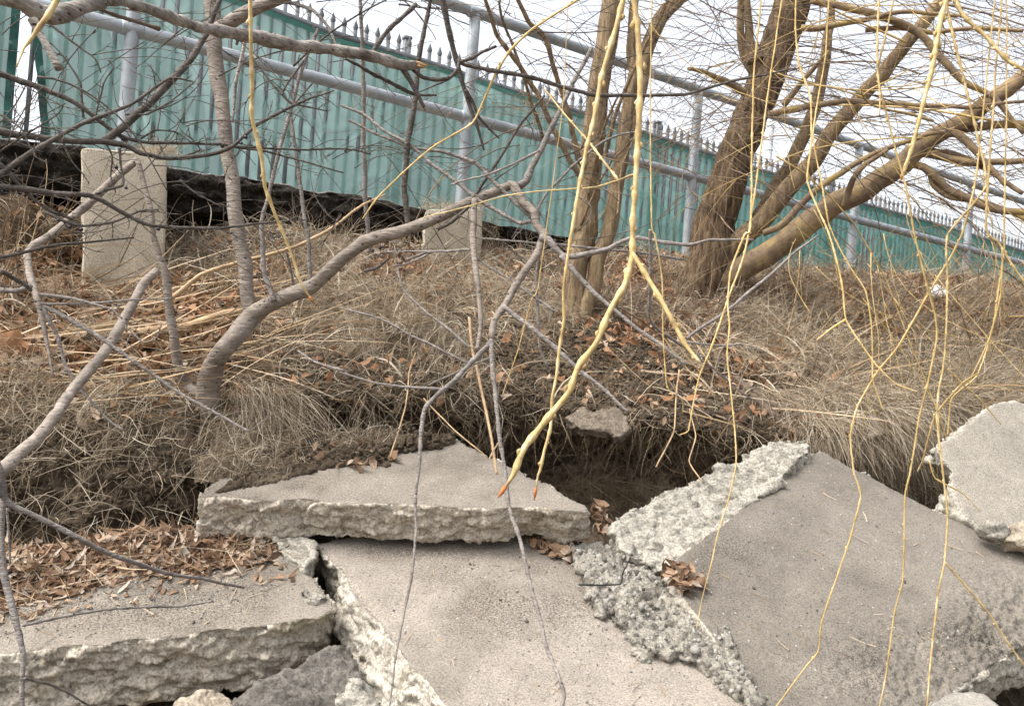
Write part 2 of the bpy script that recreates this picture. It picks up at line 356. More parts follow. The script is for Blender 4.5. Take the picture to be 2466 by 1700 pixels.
M['stick'] = blades('dead_stalks', (0, (.15, .11, .08)), (.5, (.38, .27, .15)), (1, (.55, .45, .33)), tr=0.)
M['pebble'] = blades('grey_pebbles', (0, (.07, .066, .058)), (.5, (.2, .19, .165)), (1, (.38, .365, .33)), tr=0.)
M['gravel'] = blades('loose_gravel', (0, (.12, .1, .08)), (.5, (.3, .26, .21)), (1, (.46, .42, .36)), tr=0.)
def tarp():
    m, t, b = mat('green_mesh_fabric'); co = oco(t)
    n = noise(t, co, 1.3, 5, .6); c = ramp(t, n, (.35, (.07, .225, .185)), (.65, (.11, .3, .245)))
    c = mixc(t, .5, c, ramp(t, noise(t, oco(t, (1, 1, .25)), 7, 4), (.35, (.75, .8, .8)), (.65, (1.1, 1.08, 1.06))), 'MULTIPLY')
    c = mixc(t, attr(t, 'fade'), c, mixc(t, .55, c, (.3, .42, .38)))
    t.links.new(c, b.inputs['Base Color']); b.inputs['Roughness'].default_value = .6; b.inputs['Specular IOR Level'].default_value = .4
    wv = noise(t, co, 900, 1); bump(t, b, wv, .15, .001)
    tl = N(t, 'ShaderNodeBsdfTranslucent', {'Color': mixc(t, 1., c, (1.5, 1.35, 1.4), 'MULTIPLY')})
    mx = N(t, 'ShaderNodeMixShader', {0: .42, 1: b.outputs[0], 2: tl.outputs[0]}); tp = N(t, 'ShaderNodeBsdfTransparent'); m2 = N(t, 'ShaderNodeMixShader', {0: .085, 1: mx.outputs[0], 2: tp.outputs[0]}); t.links.new(m2.outputs[0], t.nodes['Material Output'].inputs[0]); return m
M['tarp'] = tarp()
M['hem'] = simple('dark_green_webbing', [(.02, .075, .06), (.04, .12, .1)], 40, .8)
M['white'] = simple('white_scrap', [(.7, .7, .7), (.82, .82, .82)], 10, .7, 2, .1)
M['pole'] = simple('white_painted_post', [(.66, .7, .72), (.8, .82, .84)], 3, .6, 2, 0)
M['wire'] = simple('black_wire', [(.012, .012, .012), (.03, .03, .03)], 10, .5, 2, 0)
# ------------------------------------------------------------------ ground: the eroded bank, the level lot above it, the shore below
UC = np.array([-900, -400, 0, 250, 450, 600, 750, 1000, 1200, 1400, 1600, 1800, 2000, 2200, 2466, 2900, 3400.])
def row(v, d): return P(UC, np.array(v, float), np.array(d, float))
rd = rail_depth(UC)
vA = [420, 455, 485, 550, 570, 560, 560, 600, 612, 612, 620, 640, 660, 672, 690, 720, 752]
dA = list(rd[:10]-.06)+[5.3, 5.4, 5.6, 5.8, 6.2, 7, 8]
A = row(vA, dA)
rows = []
far = A+NRM*9; far[:, 2] = .5; rows.append(far)
a0 = A+NRM*.9; a0[:, 2] = np.minimum(A[:, 2]+.03, .56); a0[10:, 2] = .7; rows.append(a0)
rows.append(A)
rows.append(row([560, 580, 610, 688, 638, 640, 635, 645, 655, 665, 655, 675, 705, 725, 735, 770, 800], [2.7, 3.0, 3.38, 3.74, 3.84, 3.88, 3.98, 4.22, 4.5, 4.72, 4.9, 5.0, 5.1, 5.2, 5.6, 6.2, 7]))
rows.append(row([700, 705, 705, 745, 745, 735, 725, 715, 720, 745, 725, 745, 775, 800, 800, 830, 860], [2.5, 2.8, 3.1, 3.35, 3.38, 3.45, 3.55, 3.8, 3.98, 4.08, 4.4, 4.5, 4.5, 4.6, 5.0, 5.6, 6.2]))
rows.append(row([840, 840, 830, 850, 870, 860, 850, 850, 850, 850, 850, 880, 880, 890, 890, 900, 920], [2.4, 2.6, 2.8, 2.9, 3.0, 3.08, 3.15, 3.3, 3.4, 3.5, 3.7, 3.8, 3.85, 4.0, 4.25, 4.8, 5.2]))
rows.append(row([960, 960, 960, 970, 975, 965, 945, 940, 950, 985, 1010, 1025, 1030, 985, 960, 980, 1000], [2.3, 2.45, 2.55, 2.6, 2.68, 2.76, 2.84, 2.92, 3.0, 3.02, 3.06, 3.12, 3.2, 3.5, 3.7, 4.2, 4.6]))
rows.append(row([1060, 1060, 1065, 1075, 1080, 1040, 985, 980, 985, 1018, 1045, 1060, 1075, 1040, 1010, 1020, 1040], [2.26, 2.38, 2.47, 2.5, 2.56, 2.72, 2.86, 2.95, 3.03, 3.05, 3.08, 3.14, 3.2, 3.5, 3.7, 4.2, 4.6]))
rows.append(row([1130, 1130, 1140, 1150, 1150, 1090, 1000, 1000, 1005, 1040, 1062, 1075, 1110, 1090, 1060, 1070, 1090], [2.25, 2.35, 2.43, 2.45, 2.5, 2.8, 3.2, 3.4, 3.5, 3.5, 3.5, 3.5, 3.3, 3.55, 3.75, 4.2, 4.6]))
rows.append(row([1220, 1220, 1225, 1225, 1215, 1130, 1040, 1050, 1080, 1110, 1130, 1130, 1150, 1160, 1140, 1140, 1150], [2.25, 2.33, 2.41, 2.43, 2.52, 2.95, 3.5, 3.65, 3.45, 3.28, 3.27, 3.36, 3.36, 3.6, 3.8, 4.3, 4.7]))
rows.append(row([1310, 1310, 1310, 1295, 1262, 1210, 1150, 1170, 1190, 1215, 1230, 1230, 1240, 1240, 1230, 1230, 1240], [2.27, 2.33, 2.4, 2.43, 2.62, 3.0, 3.5, 3.5, 3.3, 3.2, 3.19, 3.3, 3.5, 3.6, 3.8, 4.2, 4.6]))
E = row([1350, 1350, 1350, 1330, 1300, 1290, 1280, 1290, 1290, 1290, 1310, 1320, 1320, 1320, 1320, 1320, 1330], [2.2, 2.25, 2.3, 2.38, 2.6, 2.8, 3.0, 3.1, 3.1, 3.1, 3.1, 3.15, 3.2, 3.3, 3.4, 3.8, 4.2]); rows.append(E)
for y, z, k in ((2.3, -.86, .85), (1.8, -1.0, .8), (1.0, -1.12, .8), (0., -1.25, 1.), (-3., -1.5, 1.4), (-14., -1.9, 3.)):
    f = E.copy(); f[:, 0] = E[:, 0]*k; f[:, 1] = np.minimum(y, E[:, 1]-.1) if y > 1 else y; f[:, 2] = z; rows.append(f)
rows = np.array(rows)                           # (rows, columns, 3)
side_l = rows[:, :1]+np.array([-14., -2., 0]); side_r = rows[:, -1:]+np.array([14., 8., 0.])
NU, TS = 560, 20
uu = np.interp(np.linspace(0, 1, NU), np.linspace(0, 1, 29), np.concatenate([[-900, -650], np.linspace(-300, 2750, 24), [2900, 3150, 3400]]))
G = np.stack([np.stack([np.interp(uu, UC, rows[r, :, k]) for k in range(3)], -1) for r in range(len(rows))])
ker = np.exp(-np.linspace(-2, 2, 25)**2); ker /= ker.sum()
for k in range(3): G[..., k] = np.apply_along_axis(lambda q: np.convolve(np.pad(q, 12, 'edge'), ker, 'valid'), 1, G[..., k])
fine = []
tt = []
q = np.concatenate([2*G[:1]-G[1:2], G, 2*G[-1:]-G[-2:-1]])
sub = [3, 8, 18, 22, 34, 34, 26, 20, 20, 22, 16, 10, 8, 8, 6, 6, 4]
for i in range(1, len(q)-2):
    for t in np.linspace(0, 1, sub[i-1], endpoint=False):
        b0, b1, b2, b3 = q[i-1], q[i], q[i+1], q[i+2]
        cu = .5*(2*b1+(b2-b0)*t+(2*b0-5*b1+4*b2-b3)*t*t+(3*b1-b0-3*b2+b3)*t**3)
        fine.append(.6*cu+.4*(b1*(1-t)+b2*t)); tt.append(i-1+t)
T3 = np.array(fine); tt = np.array(tt)          # terrain points, rows x columns
def gnormal(g):
    a = np.gradient(g, axis=0); b = np.gradient(g, axis=1); n = np.cross(b, a); n /= np.maximum(np.linalg.norm(n, axis=-1), 1e-9)[..., None]
    return n
nrm = gnormal(T3)
if nrm[40, 200, 2] < 0: nrm = -nrm
GU, GV = proj(np.where(T3[..., 1:2] > .3, T3, np.array([0, .3, 0])))
face = sstep(5.2, 6.2, tt)[:, None]*np.ones((1, NU))
amp = .03+.012*face
T3 = T3+nrm*(amp*fbm(T3, 4.6, 3, 3)+(.012+.018*face)*fbm(T3, 19, 4, 8, .6))[..., None]
bare = np.exp(-(((GU-1440)/210)**2+((GV-880)/110)**2)**2)
T3 = T3+nrm*(bare*(.02*fbm(T3, 17, 3, 21)+.01*fbm(T3, 55, 2, 31)))[..., None]
nrm = gnormal(T3); 
if nrm[40, 200, 2] < 0: nrm = -nrm
litter = (1-sstep(5.6, 6.3, tt))[:, None]*(1-bare)*(1-sstep(4.7, 5.4, tt)[:, None]*sstep(620, 720, GU)*sstep(2000, 1880, GU))
nr = len(T3); I = (np.arange(nr-1)[:, None]*NU+np.arange(NU-1)[None]).reshape(-1)
bank = mesh_obj('bank_ground', T3.reshape(-1, 3), np.stack([I, I+1, I+NU+1, I+NU], -1), M['soil'], attrs={'litter': litter.ravel(), 'dry': (sstep(8.0, 8.8, tt)[:, None]*sstep(1150, 1300, GU)*sstep(2500, 2300, GU)).ravel()}); tag(bank, 'eroded brown soil bank with an undercut hollow below its grassy lip', 'ground', None, 'structure')  # dry mask: back wall of the hollow painted lighter to offset its shade
GU, GV = proj(np.where(T3[..., 1:2] > .3, T3, np.array([0, .3, 0])))
vis = T3[..., 1] > .8
def ground_at(u, v):                            # nearest bank point seen at that photograph pixel
    d2 = (GU-u)**2+(GV-v)**2; d2[~vis] = 1e9; k = np.where(d2 < d2.min()+60)
    j = np.argmin(T3[..., 1][k]); return T3[k[0][j], k[1][j]].copy()
def gdepth(u, v): return ground_at(u, v)[1]
# distant level ground and shore, so the world does not stop at the picture's edge
def sheet(name, pts, m, label):
    o = mesh_obj(name, pts, [[list(range(len(pts)))]], m, smooth=False); return tag(o, label, 'ground', None, 'structure')
e1 = on_line(-40, 5, .42); e2 = on_line(60, 5, .42)
sheet('lot_ground', [e1, e2, e2+NRM*60, e1+NRM*60], M['gravel'], 'level ground beyond the fence')
sheet('shore_ground', [[-60, -60, -1.95], [60, -60, -1.95], [60, 12, -1.95], [-60, 12, -1.95]], M['stone_dark'], 'dark shore below the rubble')

# ------------------------------------------------------------------ broken asphalt edge of the lot
def asphalt_band():
    S = np.arange(-5, 4.6, .016); n = len(S); prof = []
    top = [(.0, 333), (194, 351), (427, 401), (592, 427), (830, 466), (1017, 498), (1164, 534), (1322, 562)]
    bot = [(0, 462), (194, 470), (405, 536), (609, 534), (830, 557), (940, 570), (1164, 560), (1322, 590)]
    def zz(tab):
        h = [wall_hit(u, v, -.02) for u, v in tab]; return np.interp(S, [x[1] for x in h], [x[0][2] for x in h])
    zt, zb = zz(top), zz(bot)
    base = np.array([on_line(s, 0, 0) for s in S]); L = []
    ks = [(2.6, 1, 0), (1.2, 1, 0), (.5, 1, 0), (.12, 1, 0), (.02, 1, 0), (-.02, .93, 1), (-.05, .8, 1), (-.035, .66, 1), (-.055, .5, 1), (-.03, .36, 1), (-.05, .22, 1), (-.02, .08, 1), (.03, 0, 1), (.3, -.02, 1), (2.6, 0, 0)]
    kk = []
    for a, b in zip(ks, ks[1:]): kk += [tuple(np.array(a)*(1-t)+np.array(b)*t) for t in (np.arange(5)/5 if a[2]+b[2] > 0 else [0])]
    ks = kk+[ks[-1]]
    for o, f, j in ks:
        p = base+NRM*o; p[:, 2] = zb+(zt-zb)*f; L.append(p)
    L = np.array(L); J = np.array([k[2] for k in ks])[:, None]
    dn = J*(.035*fbm(L, 6, 3, 2)+.022*fbm(L, 27, 3, 5)+.03*np.minimum(cells(L, 26, 3), .8)-.02)
    L = L-NRM*dn[..., None]; L[..., 2] += (.012*fbm(L, 9, 3, 12))
    m = len(L); I = (np.arange(m-1)[:, None]*n+np.arange(n-1)[None]).reshape(-1)
    o = mesh_obj('asphalt_pavement', L.reshape(-1, 3), np.stack([I, I+1, I+n+1, I+n], -1), M['asphalt'], attrs={'top': np.where(J+0*L[..., 0] < .3, 1., 0.).ravel()*(np.arange(m) < m-8)[:, None].repeat(n, 1).ravel()})
    tag(o, 'black broken edge of the asphalt pavement along the top of the bank', 'pavement', None, 'structure')
asphalt_band()

# ------------------------------------------------------------------ slabs of broken concrete
def plane3(a, b, c):
    p = [P(*x) for x in (a, b, c)]; n = np.cross(p[1]-p[0], p[2]-p[0]); n /= np.linalg.norm(n)
    if n[2] < 0: n = -n
    return p[0], n
def on_plane(u, v, pl):
    r = ray(np.asarray(u, float), np.asarray(v, float)); t = np.dot(pl[0], pl[1])/np.tensordot(r, pl[1], (-1, 0)); return r*np.asarray(t)[..., None]
def chunk(name, label, top, pl, thick, m, bottom=None, voxel=.008, jag=.008, side=(.01, .0055, .0045), patch=(), groove=None, stain=(), topn=(.0015, .001), rough_all=0., cat='concrete slab', group='broken concrete slabs', lift=0., seed=0, taper=0., softness=0):
    top = np.array(top, float); bottom = bottom or {}; n = len(top)
    pl = (pl[0]+pl[1]*lift, pl[1]); pb = (pl[0]-pl[1]*thick, pl[1])
    Tp = on_plane(top[:, 0], top[:, 1], pl); Bp = Tp-pl[1]*thick
    if taper: c = Tp.mean(0); Bp = Bp+(c-Tp)*taper
    for k, (u, v) in bottom.items(): Bp[k] = on_plane(u, v, pb)
    a, b = [], []
    for i in range(n):
        j = (i+1) % n; k = max(1, int(np.linalg.norm(Tp[j]-Tp[i])/.02))
        for t in np.arange(k)/k: a.append(Tp[i]*(1-t)+Tp[j]*t); b.append(Bp[i]*(1-t)+Bp[j]*t)
    a, b = np.array(a), np.array(b); c = a.mean(0)
    for arr, s in ((a, 1), (b, 4)):
        o = np.stack([fbm(arr, 11, 3, s+seed), fbm(arr, 11, 3, s+9+seed), fbm(arr, 11, 3, s+17+seed)], -1)*jag*1.6
        o -= (o@pl[1])[:, None]*pl[1]; arr += o
    k = len(a); bm = bmesh.new(); va = [bm.verts.new(x) for x in a]; vb = [bm.verts.new(x) for x in b]
    bm.faces.new(va); bm.faces.new(vb[::-1])
    for i in range(k): bm.faces.new((va[i], vb[i], vb[(i+1) % k], va[(i+1) % k]))
    bmesh.ops.recalc_face_normals(bm, faces=bm.faces); bmesh.ops.triangulate(bm, faces=bm.faces)
    me = bpy.data.meshes.new('tmp'); bm.to_mesh(me); bm.free(); ob = bpy.data.objects.new('tmp', me); C.objects.link(ob)
    r = ob.modifiers.new('r', 'REMESH'); r.mode = 'VOXEL'; r.voxel_size = voxel
    if softness: s = ob.modifiers.new('s', 'SMOOTH'); s.iterations = softness; s.factor = .5
    dg = bpy.context.evaluated_depsgraph_get(); dg.update(); ev = ob.evaluated_get(dg).to_mesh()
    V = np.zeros(len(ev.vertices)*3, np.float32); ev.vertices.foreach_get('co', V); V = V.reshape(-1, 3).astype(float)
    Nn = np.zeros(len(V)*3, np.float32); ev.vertices.foreach_get('normal', Nn); Nn = Nn.reshape(-1, 3).astype(float)
    lt = np.zeros(len(ev.polygons), np.int32); ev.polygons.foreach_get('loop_total', lt); li = np.zeros(lt.sum(), np.int32)
    vi = np.zeros(len(ev.loops), np.int32); ev.loops.foreach_get('vertex_index', vi)
    F4 = vi.reshape(-1, 4) if (lt == 4).all() else None
    if F4 is None:
        st = np.concatenate([[0], np.cumsum(lt)[:-1]]); F = [vi[st[lt == s][:, None]+np.arange(s)] for s in np.unique(lt)]
    else: F = [F4]
    bpy.data.objects.remove(ob); bpy.data.meshes.remove(me)
    up = Nn@pl[1]; rg = 1-sstep(.55, .92, up); rg = np.maximum(rg, rough_all)
    Va = V*np.array([1, 1, 2.0]); ridge = 1-2*np.abs(fbm(Va, 7, 4, 40+seed))
    dn = rg*(side[0]*(.45*ridge+.4*fbm(Va, 15, 4, 44+seed, .6))+side[1]*1.7*facets(Va, 15, 47+seed)+side[2]*1.1*facets(V, 40, 7+seed)+.35*side[2]*fbm(V, 120, 2, 77))
    dn = dn+(1-rg)*(topn[0]*fbm(V, 6, 3, 50+seed)+topn[1]*fbm(V, 55, 2, 53+seed))
    pu, pv = proj(V); st_ = np.zeros(len(V))
    for a, b, su, sv, am in patch: dn += (up > .6)*np.exp(-(((pu-a)/su)**2+((pv-b)/sv)**2)**2)*am*(fbm(V, 60, 3, 91)+fbm(V, 140, 2, 93))
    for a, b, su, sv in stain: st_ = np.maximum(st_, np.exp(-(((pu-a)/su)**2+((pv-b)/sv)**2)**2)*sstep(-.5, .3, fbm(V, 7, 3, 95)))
    if groove:
        (a, b), (c_, d_), gw, gd = groove; e_ = np.array([c_-a, d_-b], float); t_ = np.clip(((pu-a)*e_[0]+(pv-b)*e_[1])/(e_@e_), 0, 1); ds = np.hypot(pu-a-t_*e_[0], pv-b-t_*e_[1]); dn -= (up > .5)*gd*np.exp(-(ds/gw)**2); st_ = np.maximum(st_, np.exp(-(ds/gw)**2))
    V = V+Nn*dn[:, None]
    o = mesh_obj(name, V, F, m, origin=c, attrs={'rough': rg, 'stain': st_}); tag(o, label, cat, group); return o
PL1 = plane3((480, 1200, 2.33), (1400, 1225, 2.35), (1050, 1050, 2.80))
PL2 = plane3((760, 1300, 2.42), (1390, 1310, 2.46), (1100, 1700, 1.78))
PL3 = plane3((200, 1330, 2.28), (790, 1440, 2.15), (300, 1545, 1.95))
PL4 = plane3((1980, 1088, 2.85), (2466, 1440, 2.3), (1800, 1690, 1.84))
chunk('concrete_slab', 'long flat slab with a crumbling front edge, tucked under the soil bank',
      [(470, 1196), (590, 1202), (717, 1203), (856, 1211), (1035, 1216), (1178, 1227), (1268, 1223), (1379, 1230), (1420, 1228), (1408, 1212), (1322, 1169), (1247, 1137), (1178, 1100), (1090, 1050), (900, 1040), (640, 1060), (500, 1165)], PL1, .115, M['slab'],
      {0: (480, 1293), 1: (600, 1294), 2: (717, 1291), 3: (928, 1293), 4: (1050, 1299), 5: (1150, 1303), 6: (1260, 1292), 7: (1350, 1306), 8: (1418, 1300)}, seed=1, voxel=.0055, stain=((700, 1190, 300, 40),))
chunk('concrete_slab', 'wide sloping sandy middle slab with a white crumbling left edge',
      [(757, 1308), (900, 1285), (1100, 1275), (1350, 1290), (1400, 1315), (1450, 1380), (1560, 1480), (1700, 1560), (1810, 1640), (1860, 1720), (1900, 1830), (1500, 1900), (1180, 1830), (1085, 1700), (1010, 1610), (953, 1546), (885, 1470), (831, 1395)], PL2, .13, M['slab_warm'],
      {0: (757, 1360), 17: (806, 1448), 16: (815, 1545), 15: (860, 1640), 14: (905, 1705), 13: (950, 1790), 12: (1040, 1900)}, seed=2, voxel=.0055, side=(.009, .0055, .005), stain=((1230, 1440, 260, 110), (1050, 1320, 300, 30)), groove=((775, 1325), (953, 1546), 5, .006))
chunk('concrete_slab', 'lower left slab with brown leaves heaped along its back and a broken pale front',
      [(-260, 1350), (0, 1320), (300, 1300), (560, 1310), (668, 1338), (715, 1362), (749, 1388), (789, 1432), (802, 1462), (745, 1490), (663, 1506), (574, 1517), (412, 1530), (215, 1560), (0, 1575), (-260, 1600)], PL3, .17, M['slab'],
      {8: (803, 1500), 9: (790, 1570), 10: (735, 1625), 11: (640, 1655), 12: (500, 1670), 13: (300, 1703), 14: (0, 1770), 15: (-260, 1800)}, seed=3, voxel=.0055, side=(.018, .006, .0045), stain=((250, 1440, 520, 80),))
chunk('concrete_slab', 'largest smooth grey slab, tilted, filling the lower right below the hanging yellow twigs',
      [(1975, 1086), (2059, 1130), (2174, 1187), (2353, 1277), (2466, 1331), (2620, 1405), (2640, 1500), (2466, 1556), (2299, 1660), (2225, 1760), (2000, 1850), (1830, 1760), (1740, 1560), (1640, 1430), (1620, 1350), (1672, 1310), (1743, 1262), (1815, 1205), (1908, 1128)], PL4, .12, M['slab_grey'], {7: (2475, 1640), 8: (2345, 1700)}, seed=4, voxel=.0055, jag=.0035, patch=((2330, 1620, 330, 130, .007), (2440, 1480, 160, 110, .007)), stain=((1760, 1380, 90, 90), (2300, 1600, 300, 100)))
chunk('concrete_chunk', 'rough upright concrete chunk with a granular face, leaning on the largest slab',
      [(1472, 1280), (1485, 1246), (1566, 1203), (1640, 1172), (1724, 1132), (1790, 1098), (1880, 1056), (1944, 1054), (1950, 1086), (1908, 1130), (1815, 1207), (1743, 1264), (1672, 1322), (1630, 1358), (1573, 1360), (1510, 1330)], plane3((1480, 1270, 2.40), (1930, 1065, 2.80), (1640, 1345, 2.30)), .1, M['rubble'], None, seed=5, voxel=.005, rough_all=.85, side=(.008, .007, .006), group='broken concrete slabs', cat='concrete chunk')
ag = chunk('concrete_chunk', 'narrow ridge of coarse pebbly concrete along the right side of the middle slab',
      [(1372, 1322), (1430, 1308), (1501, 1325), (1559, 1360), (1591, 1397), (1650, 1455), (1708, 1500), (1761, 1544), (1808, 1626), (1850, 1705), (1870, 1770), (1820, 1720), (1787, 1670), (1726, 1612), (1697, 1594), (1636, 1568), (1602, 1572), (1548, 1557), (1501, 1492), (1480, 1440), (1455, 1466), (1415, 1425), (1442, 1398), (1394, 1360)], PL2, .055, M['aggregate'], None, lift=.026, seed=6, voxel=.0055, rough_all=.9, jag=.007, side=(.01, .008, .012), cat='concrete chunk')
chunk('concrete_slab', 'tilted pale slab at the right edge with a ragged white left edge, roots hanging beside it',
      [(2257, 1088), (2275, 1062), (2330, 1020), (2392, 974), (2445, 965), (2580, 985), (2660, 1200), (2620, 1340), (2466, 1310), (2375, 1280), (2330, 1245), (2300, 1190), (2287, 1130)], plane3((2260, 1085, 2.72), (2445, 965, 3.0), (2370, 1278, 2.55)), .12, M['pale_slab'], {0: (2262, 1130), 12: (2300, 1180)}, seed=7, voxel=.0075)
chunk('concrete_chunk', 'small wedge of pale concrete stuck between the leaf heap and the middle slab',
      [(658, 1297), (700, 1290), (757, 1300), (750, 1342), (728, 1368), (690, 1348)], plane3((658, 1297, 2.36), (757, 1300, 2.36), (728, 1368, 2.24)), .07, M['rubble'], None, seed=8, voxel=.005, rough_all=.6, side=(.012, .006, .004), group='loose concrete lumps', cat='concrete chunk', softness=2)
chunk('concrete_chunk', 'light concrete block in the lower right corner under the largest slab',
      [(2238, 1690), (2300, 1664), (2370, 1668), (2420, 1700), (2430, 1800), (2230, 1800)], plane3((2238, 1690, 1.84), (2400, 1690, 1.86), (2330, 1800, 1.66)), .1, M['rubble'], None, seed=9, voxel=.006, group='loose concrete lumps', cat='concrete chunk', softness=2)
def rock(name, label, poly, d, thick, m, seed, cat='rock', group='rocks under the slabs', tilt=.5):
    poly = np.array(poly, float); c = poly.mean(0); v0 = poly[:, 1].min(); v1 = poly[:, 1].max()
    return chunk(name, label, poly, plane3((c[0]-50, c[1], d), (c[0]+50, c[1], d), (c[0], v1+.1, d-tilt*(v1-c[1])/FPX*d)), thick, m, None, seed=seed, voxel=.007, jag=.006, rough_all=.6, side=(.014, .006, .003), cat=cat, group=group, taper=.15, softness=8)
rock('rock', 'large dark boulder in the gap between the lower left slab and the middle slab', [(540, 1700), (640, 1640), (740, 1590), (800, 1545), (850, 1600), (880, 1680), (900, 1790), (560, 1790)], 1.95, .2, M['stone_dark'], 11)
rock('rock', 'tan boulder peeking out under the front of the lower left slab', [(395, 1720), (430, 1685), (480, 1672), (530, 1690), (560, 1730), (540, 1800), (410, 1800)], 1.82, .15, M['stone_tan'], 12)
rock('rock', 'speckled whitish stone at the bottom edge beside the middle slab', [(815, 1690), (835, 1645), (865, 1636), (895, 1665), (915, 1720), (900, 1790), (815, 1790)], 1.72, .12, M['rubble'], 13)
rock('rock', 'small rounded stone between the largest slab and the slab at the right edge', [(2362, 1265), (2380, 1250), (2420, 1262), (2440, 1285), (2430, 1300), (2390, 1290)], 2.45, .06, M['aggregate'], 14, group='stones at the right edge')
rock('rock', 'flat tan stone at the right frame edge beside the smaller rounded stone', [(2415, 1290), (2450, 1262), (2500, 1250), (2540, 1300), (2500, 1322), (2450, 1312)], 2.44, .06, M['stone_tan'], 15, group='stones at the right edge')
rock('flat_stone', 'flat layered grey stone sticking out of the soil above the hollow', [(1358, 996), (1401, 981), (1430, 993), (1480, 976), (1519, 999), (1523, 1028), (1498, 1054), (1465, 1030), (1401, 1036), (1372, 1008)], 2.9, .05, M['stone_soil'], 16, cat='stone', group=None, tilt=1.2)
rock('flat_stone', 'pale flat stone half buried in grass left of the right edge slab', [(2080, 1010), (2105, 1000), (2135, 1045), (2100, 1052)], 3.1, .04, M['stone_soil'], 17, cat='stone', group=None, tilt=1.2)
def block(name, label, tl, tr_, bl, br, d, deep, m, seed):
    p0 = P(*tl, d); q = []
    for u, v in (tl, tr_, br, bl): r = ray(float(u), float(v)); q.append(r*(np.dot(p0, NRM)/np.dot(r, NRM)))
    q[2] = q[2]+(q[2]-q[1])*.5; q[3] = q[3]+(q[3]-q[0])*.5
    bm = bmesh.new(); dv = ray((tl[0]+tr_[0])/2, 0.)*np.array([1, 1, 0])*deep
    f = [bm.verts.new(x) for x in q]; b = [bm.verts.new(x+dv) for x in q]
    bm.faces.new(f); bm.faces.new(b[::-1])
    for i in range(4): bm.faces.new((f[i], b[i], b[(i+1) % 4], f[(i+1) % 4]))
    bmesh.ops.recalc_face_normals(bm, faces=bm.faces)
    bmesh.ops.bevel(bm, geom=bm.edges[:], offset=.02, segments=2, affect='EDGES', profile=.6)
    bmesh.ops.subdivide_edges(bm, edges=bm.edges[:], cuts=10, use_grid_fill=True)
    me = bpy.data.meshes.new(name); org = Vector((q[3]+dv/2))
    for v in bm.verts:
        p = np.array(v.co[:])[None]; k = .012*fbm(p, 7, 3, seed)[0]+.004*fbm(p, 40, 2, seed)[0]
        v.co += Vector(-NRM)*k+Vector(DIR)*k*.6; v.co -= org
    bm.to_mesh(me); bm.free(); me.polygons.foreach_set('use_smooth', np.ones(len(me.polygons), bool))
    me.materials.append(m); at = me.attributes.new('rough', 'FLOAT', 'POINT')
    o = bpy.data.objects.new(name, me); C.objects.link(o); o.location = org
    return tag(o, label, 'footing', 'concrete footings of the railing')
block('concrete_footing', 'tall tan concrete footing block under the left railing post, half exposed by erosion', (197, 354), (404, 372), (197, 705), (396, 640), 3.42, .4, M['footing'], 3)
block('concrete_footing', 'shorter concrete footing block at the second railing post with dry grass on top', (1022, 504), (1164, 498), (1018, 620), (1160, 625), 4.36, .4, M['footing'], 5)

# ------------------------------------------------------------------ pipe railing
def zfit(tab, off):
    h = [wall_hit(u, v, off) for u, v in tab]; return np.polyfit([x[1] for x in h], [x[0][2] for x in h], 1), h
posts_px = [(319, 72), (1125, 287), (1667, 422), (2056, 527), (2328, 600)]
fm, hm = zfit(posts_px, 0); ftop, _ = zfit([(1145, 34), (1683, 212), (2063, 346), (2344, 446)], 0)
post_s = [h[1] for h in hm]; post_s += [post_s[-1]+(post_s[-1]-post_s[0])/4, post_s[-1]+(post_s[-1]-post_s[0])/2]; post_s.insert(0, post_s[0]-1.75)
rail = empty('pipe_railing', tuple(on_line(post_s[1], 0, .7)), 'galvanised steel pipe railing with two rails standing in front of the green screen', 'railing')
s0, s1 = post_s[0]-.9, post_s[-1]+.4
for nm, f in (('mid_rail', fm), ('top_rail', ftop)):
    T = Tubes(); ss = np.linspace(s0, s1, 60); T.add([on_line(s, 0, np.polyval(f, s)) for s in ss], .031, 14); T.build(nm, M['galv'], rail)
for s in post_s:
    T = Tubes(); zt = np.polyval(ftop, s); zm = np.polyval(fm, s); zs = np.linspace(.45, zt, 8)
    T.add([on_line(s, 0, z) for z in zs], .032, 14)
    pst = T.build('post', M['galv'], rail)
    for z in (zm, zt-.004): T = Tubes(); T.add([on_line(s+d, 0, z+d*fm[0]) for d in (-.048, -.04, .04, .048)], [.031, .0345, .0345, .031], 14); T.build('pipe_fitting', M['galv'], pst)

# ------------------------------------------------------------------ picket fence and the green screen tied to it
FO = 1.2
ft, hh = zfit([(642, 25), (820, 95), (1021, 154), (1143, 194), (1408, 280), (1837, 416), (2080, 495), (2310, 559)], FO)
S_T = np.array([h[1] for h in hh]); Z_T = np.array([h[0][2] for h in hh]); o_ = np.argsort(S_T)
def top_z(s): return np.polyval(ft, s)*.5+.5*np.interp(s, S_T[o_], Z_T[o_]) if 0 else np.interp(s, np.concatenate([[-8], S_T[o_], [30]]), np.concatenate([[np.polyval(ft, -8)], Z_T[o_], [np.polyval(ft, 30)]]))
GAP = .081
fence = empty('picket_fence', tuple(on_line(0, FO, .6)), 'grey steel picket fence with spear tips running behind the railing and the green screen', 'fence')
ss = np.arange(-4.2, 21, GAP); order = np.argsort(np.abs(ss-2.5)+0*ss)
def box(c, ax, ay, az, hx, hy, hz):
    return [c+ax*a*hx+ay*b*hy+az*d*hz for a in (-1, 1) for b in (-1, 1) for d in (-1, 1)]
BF = np.array([[0, 1, 3, 2], [4, 6, 7, 5], [0, 4, 5, 1], [2, 3, 7, 6], [0, 2, 6, 4], [1, 5, 7, 3]])
UP = np.array([0, 0, 1.])
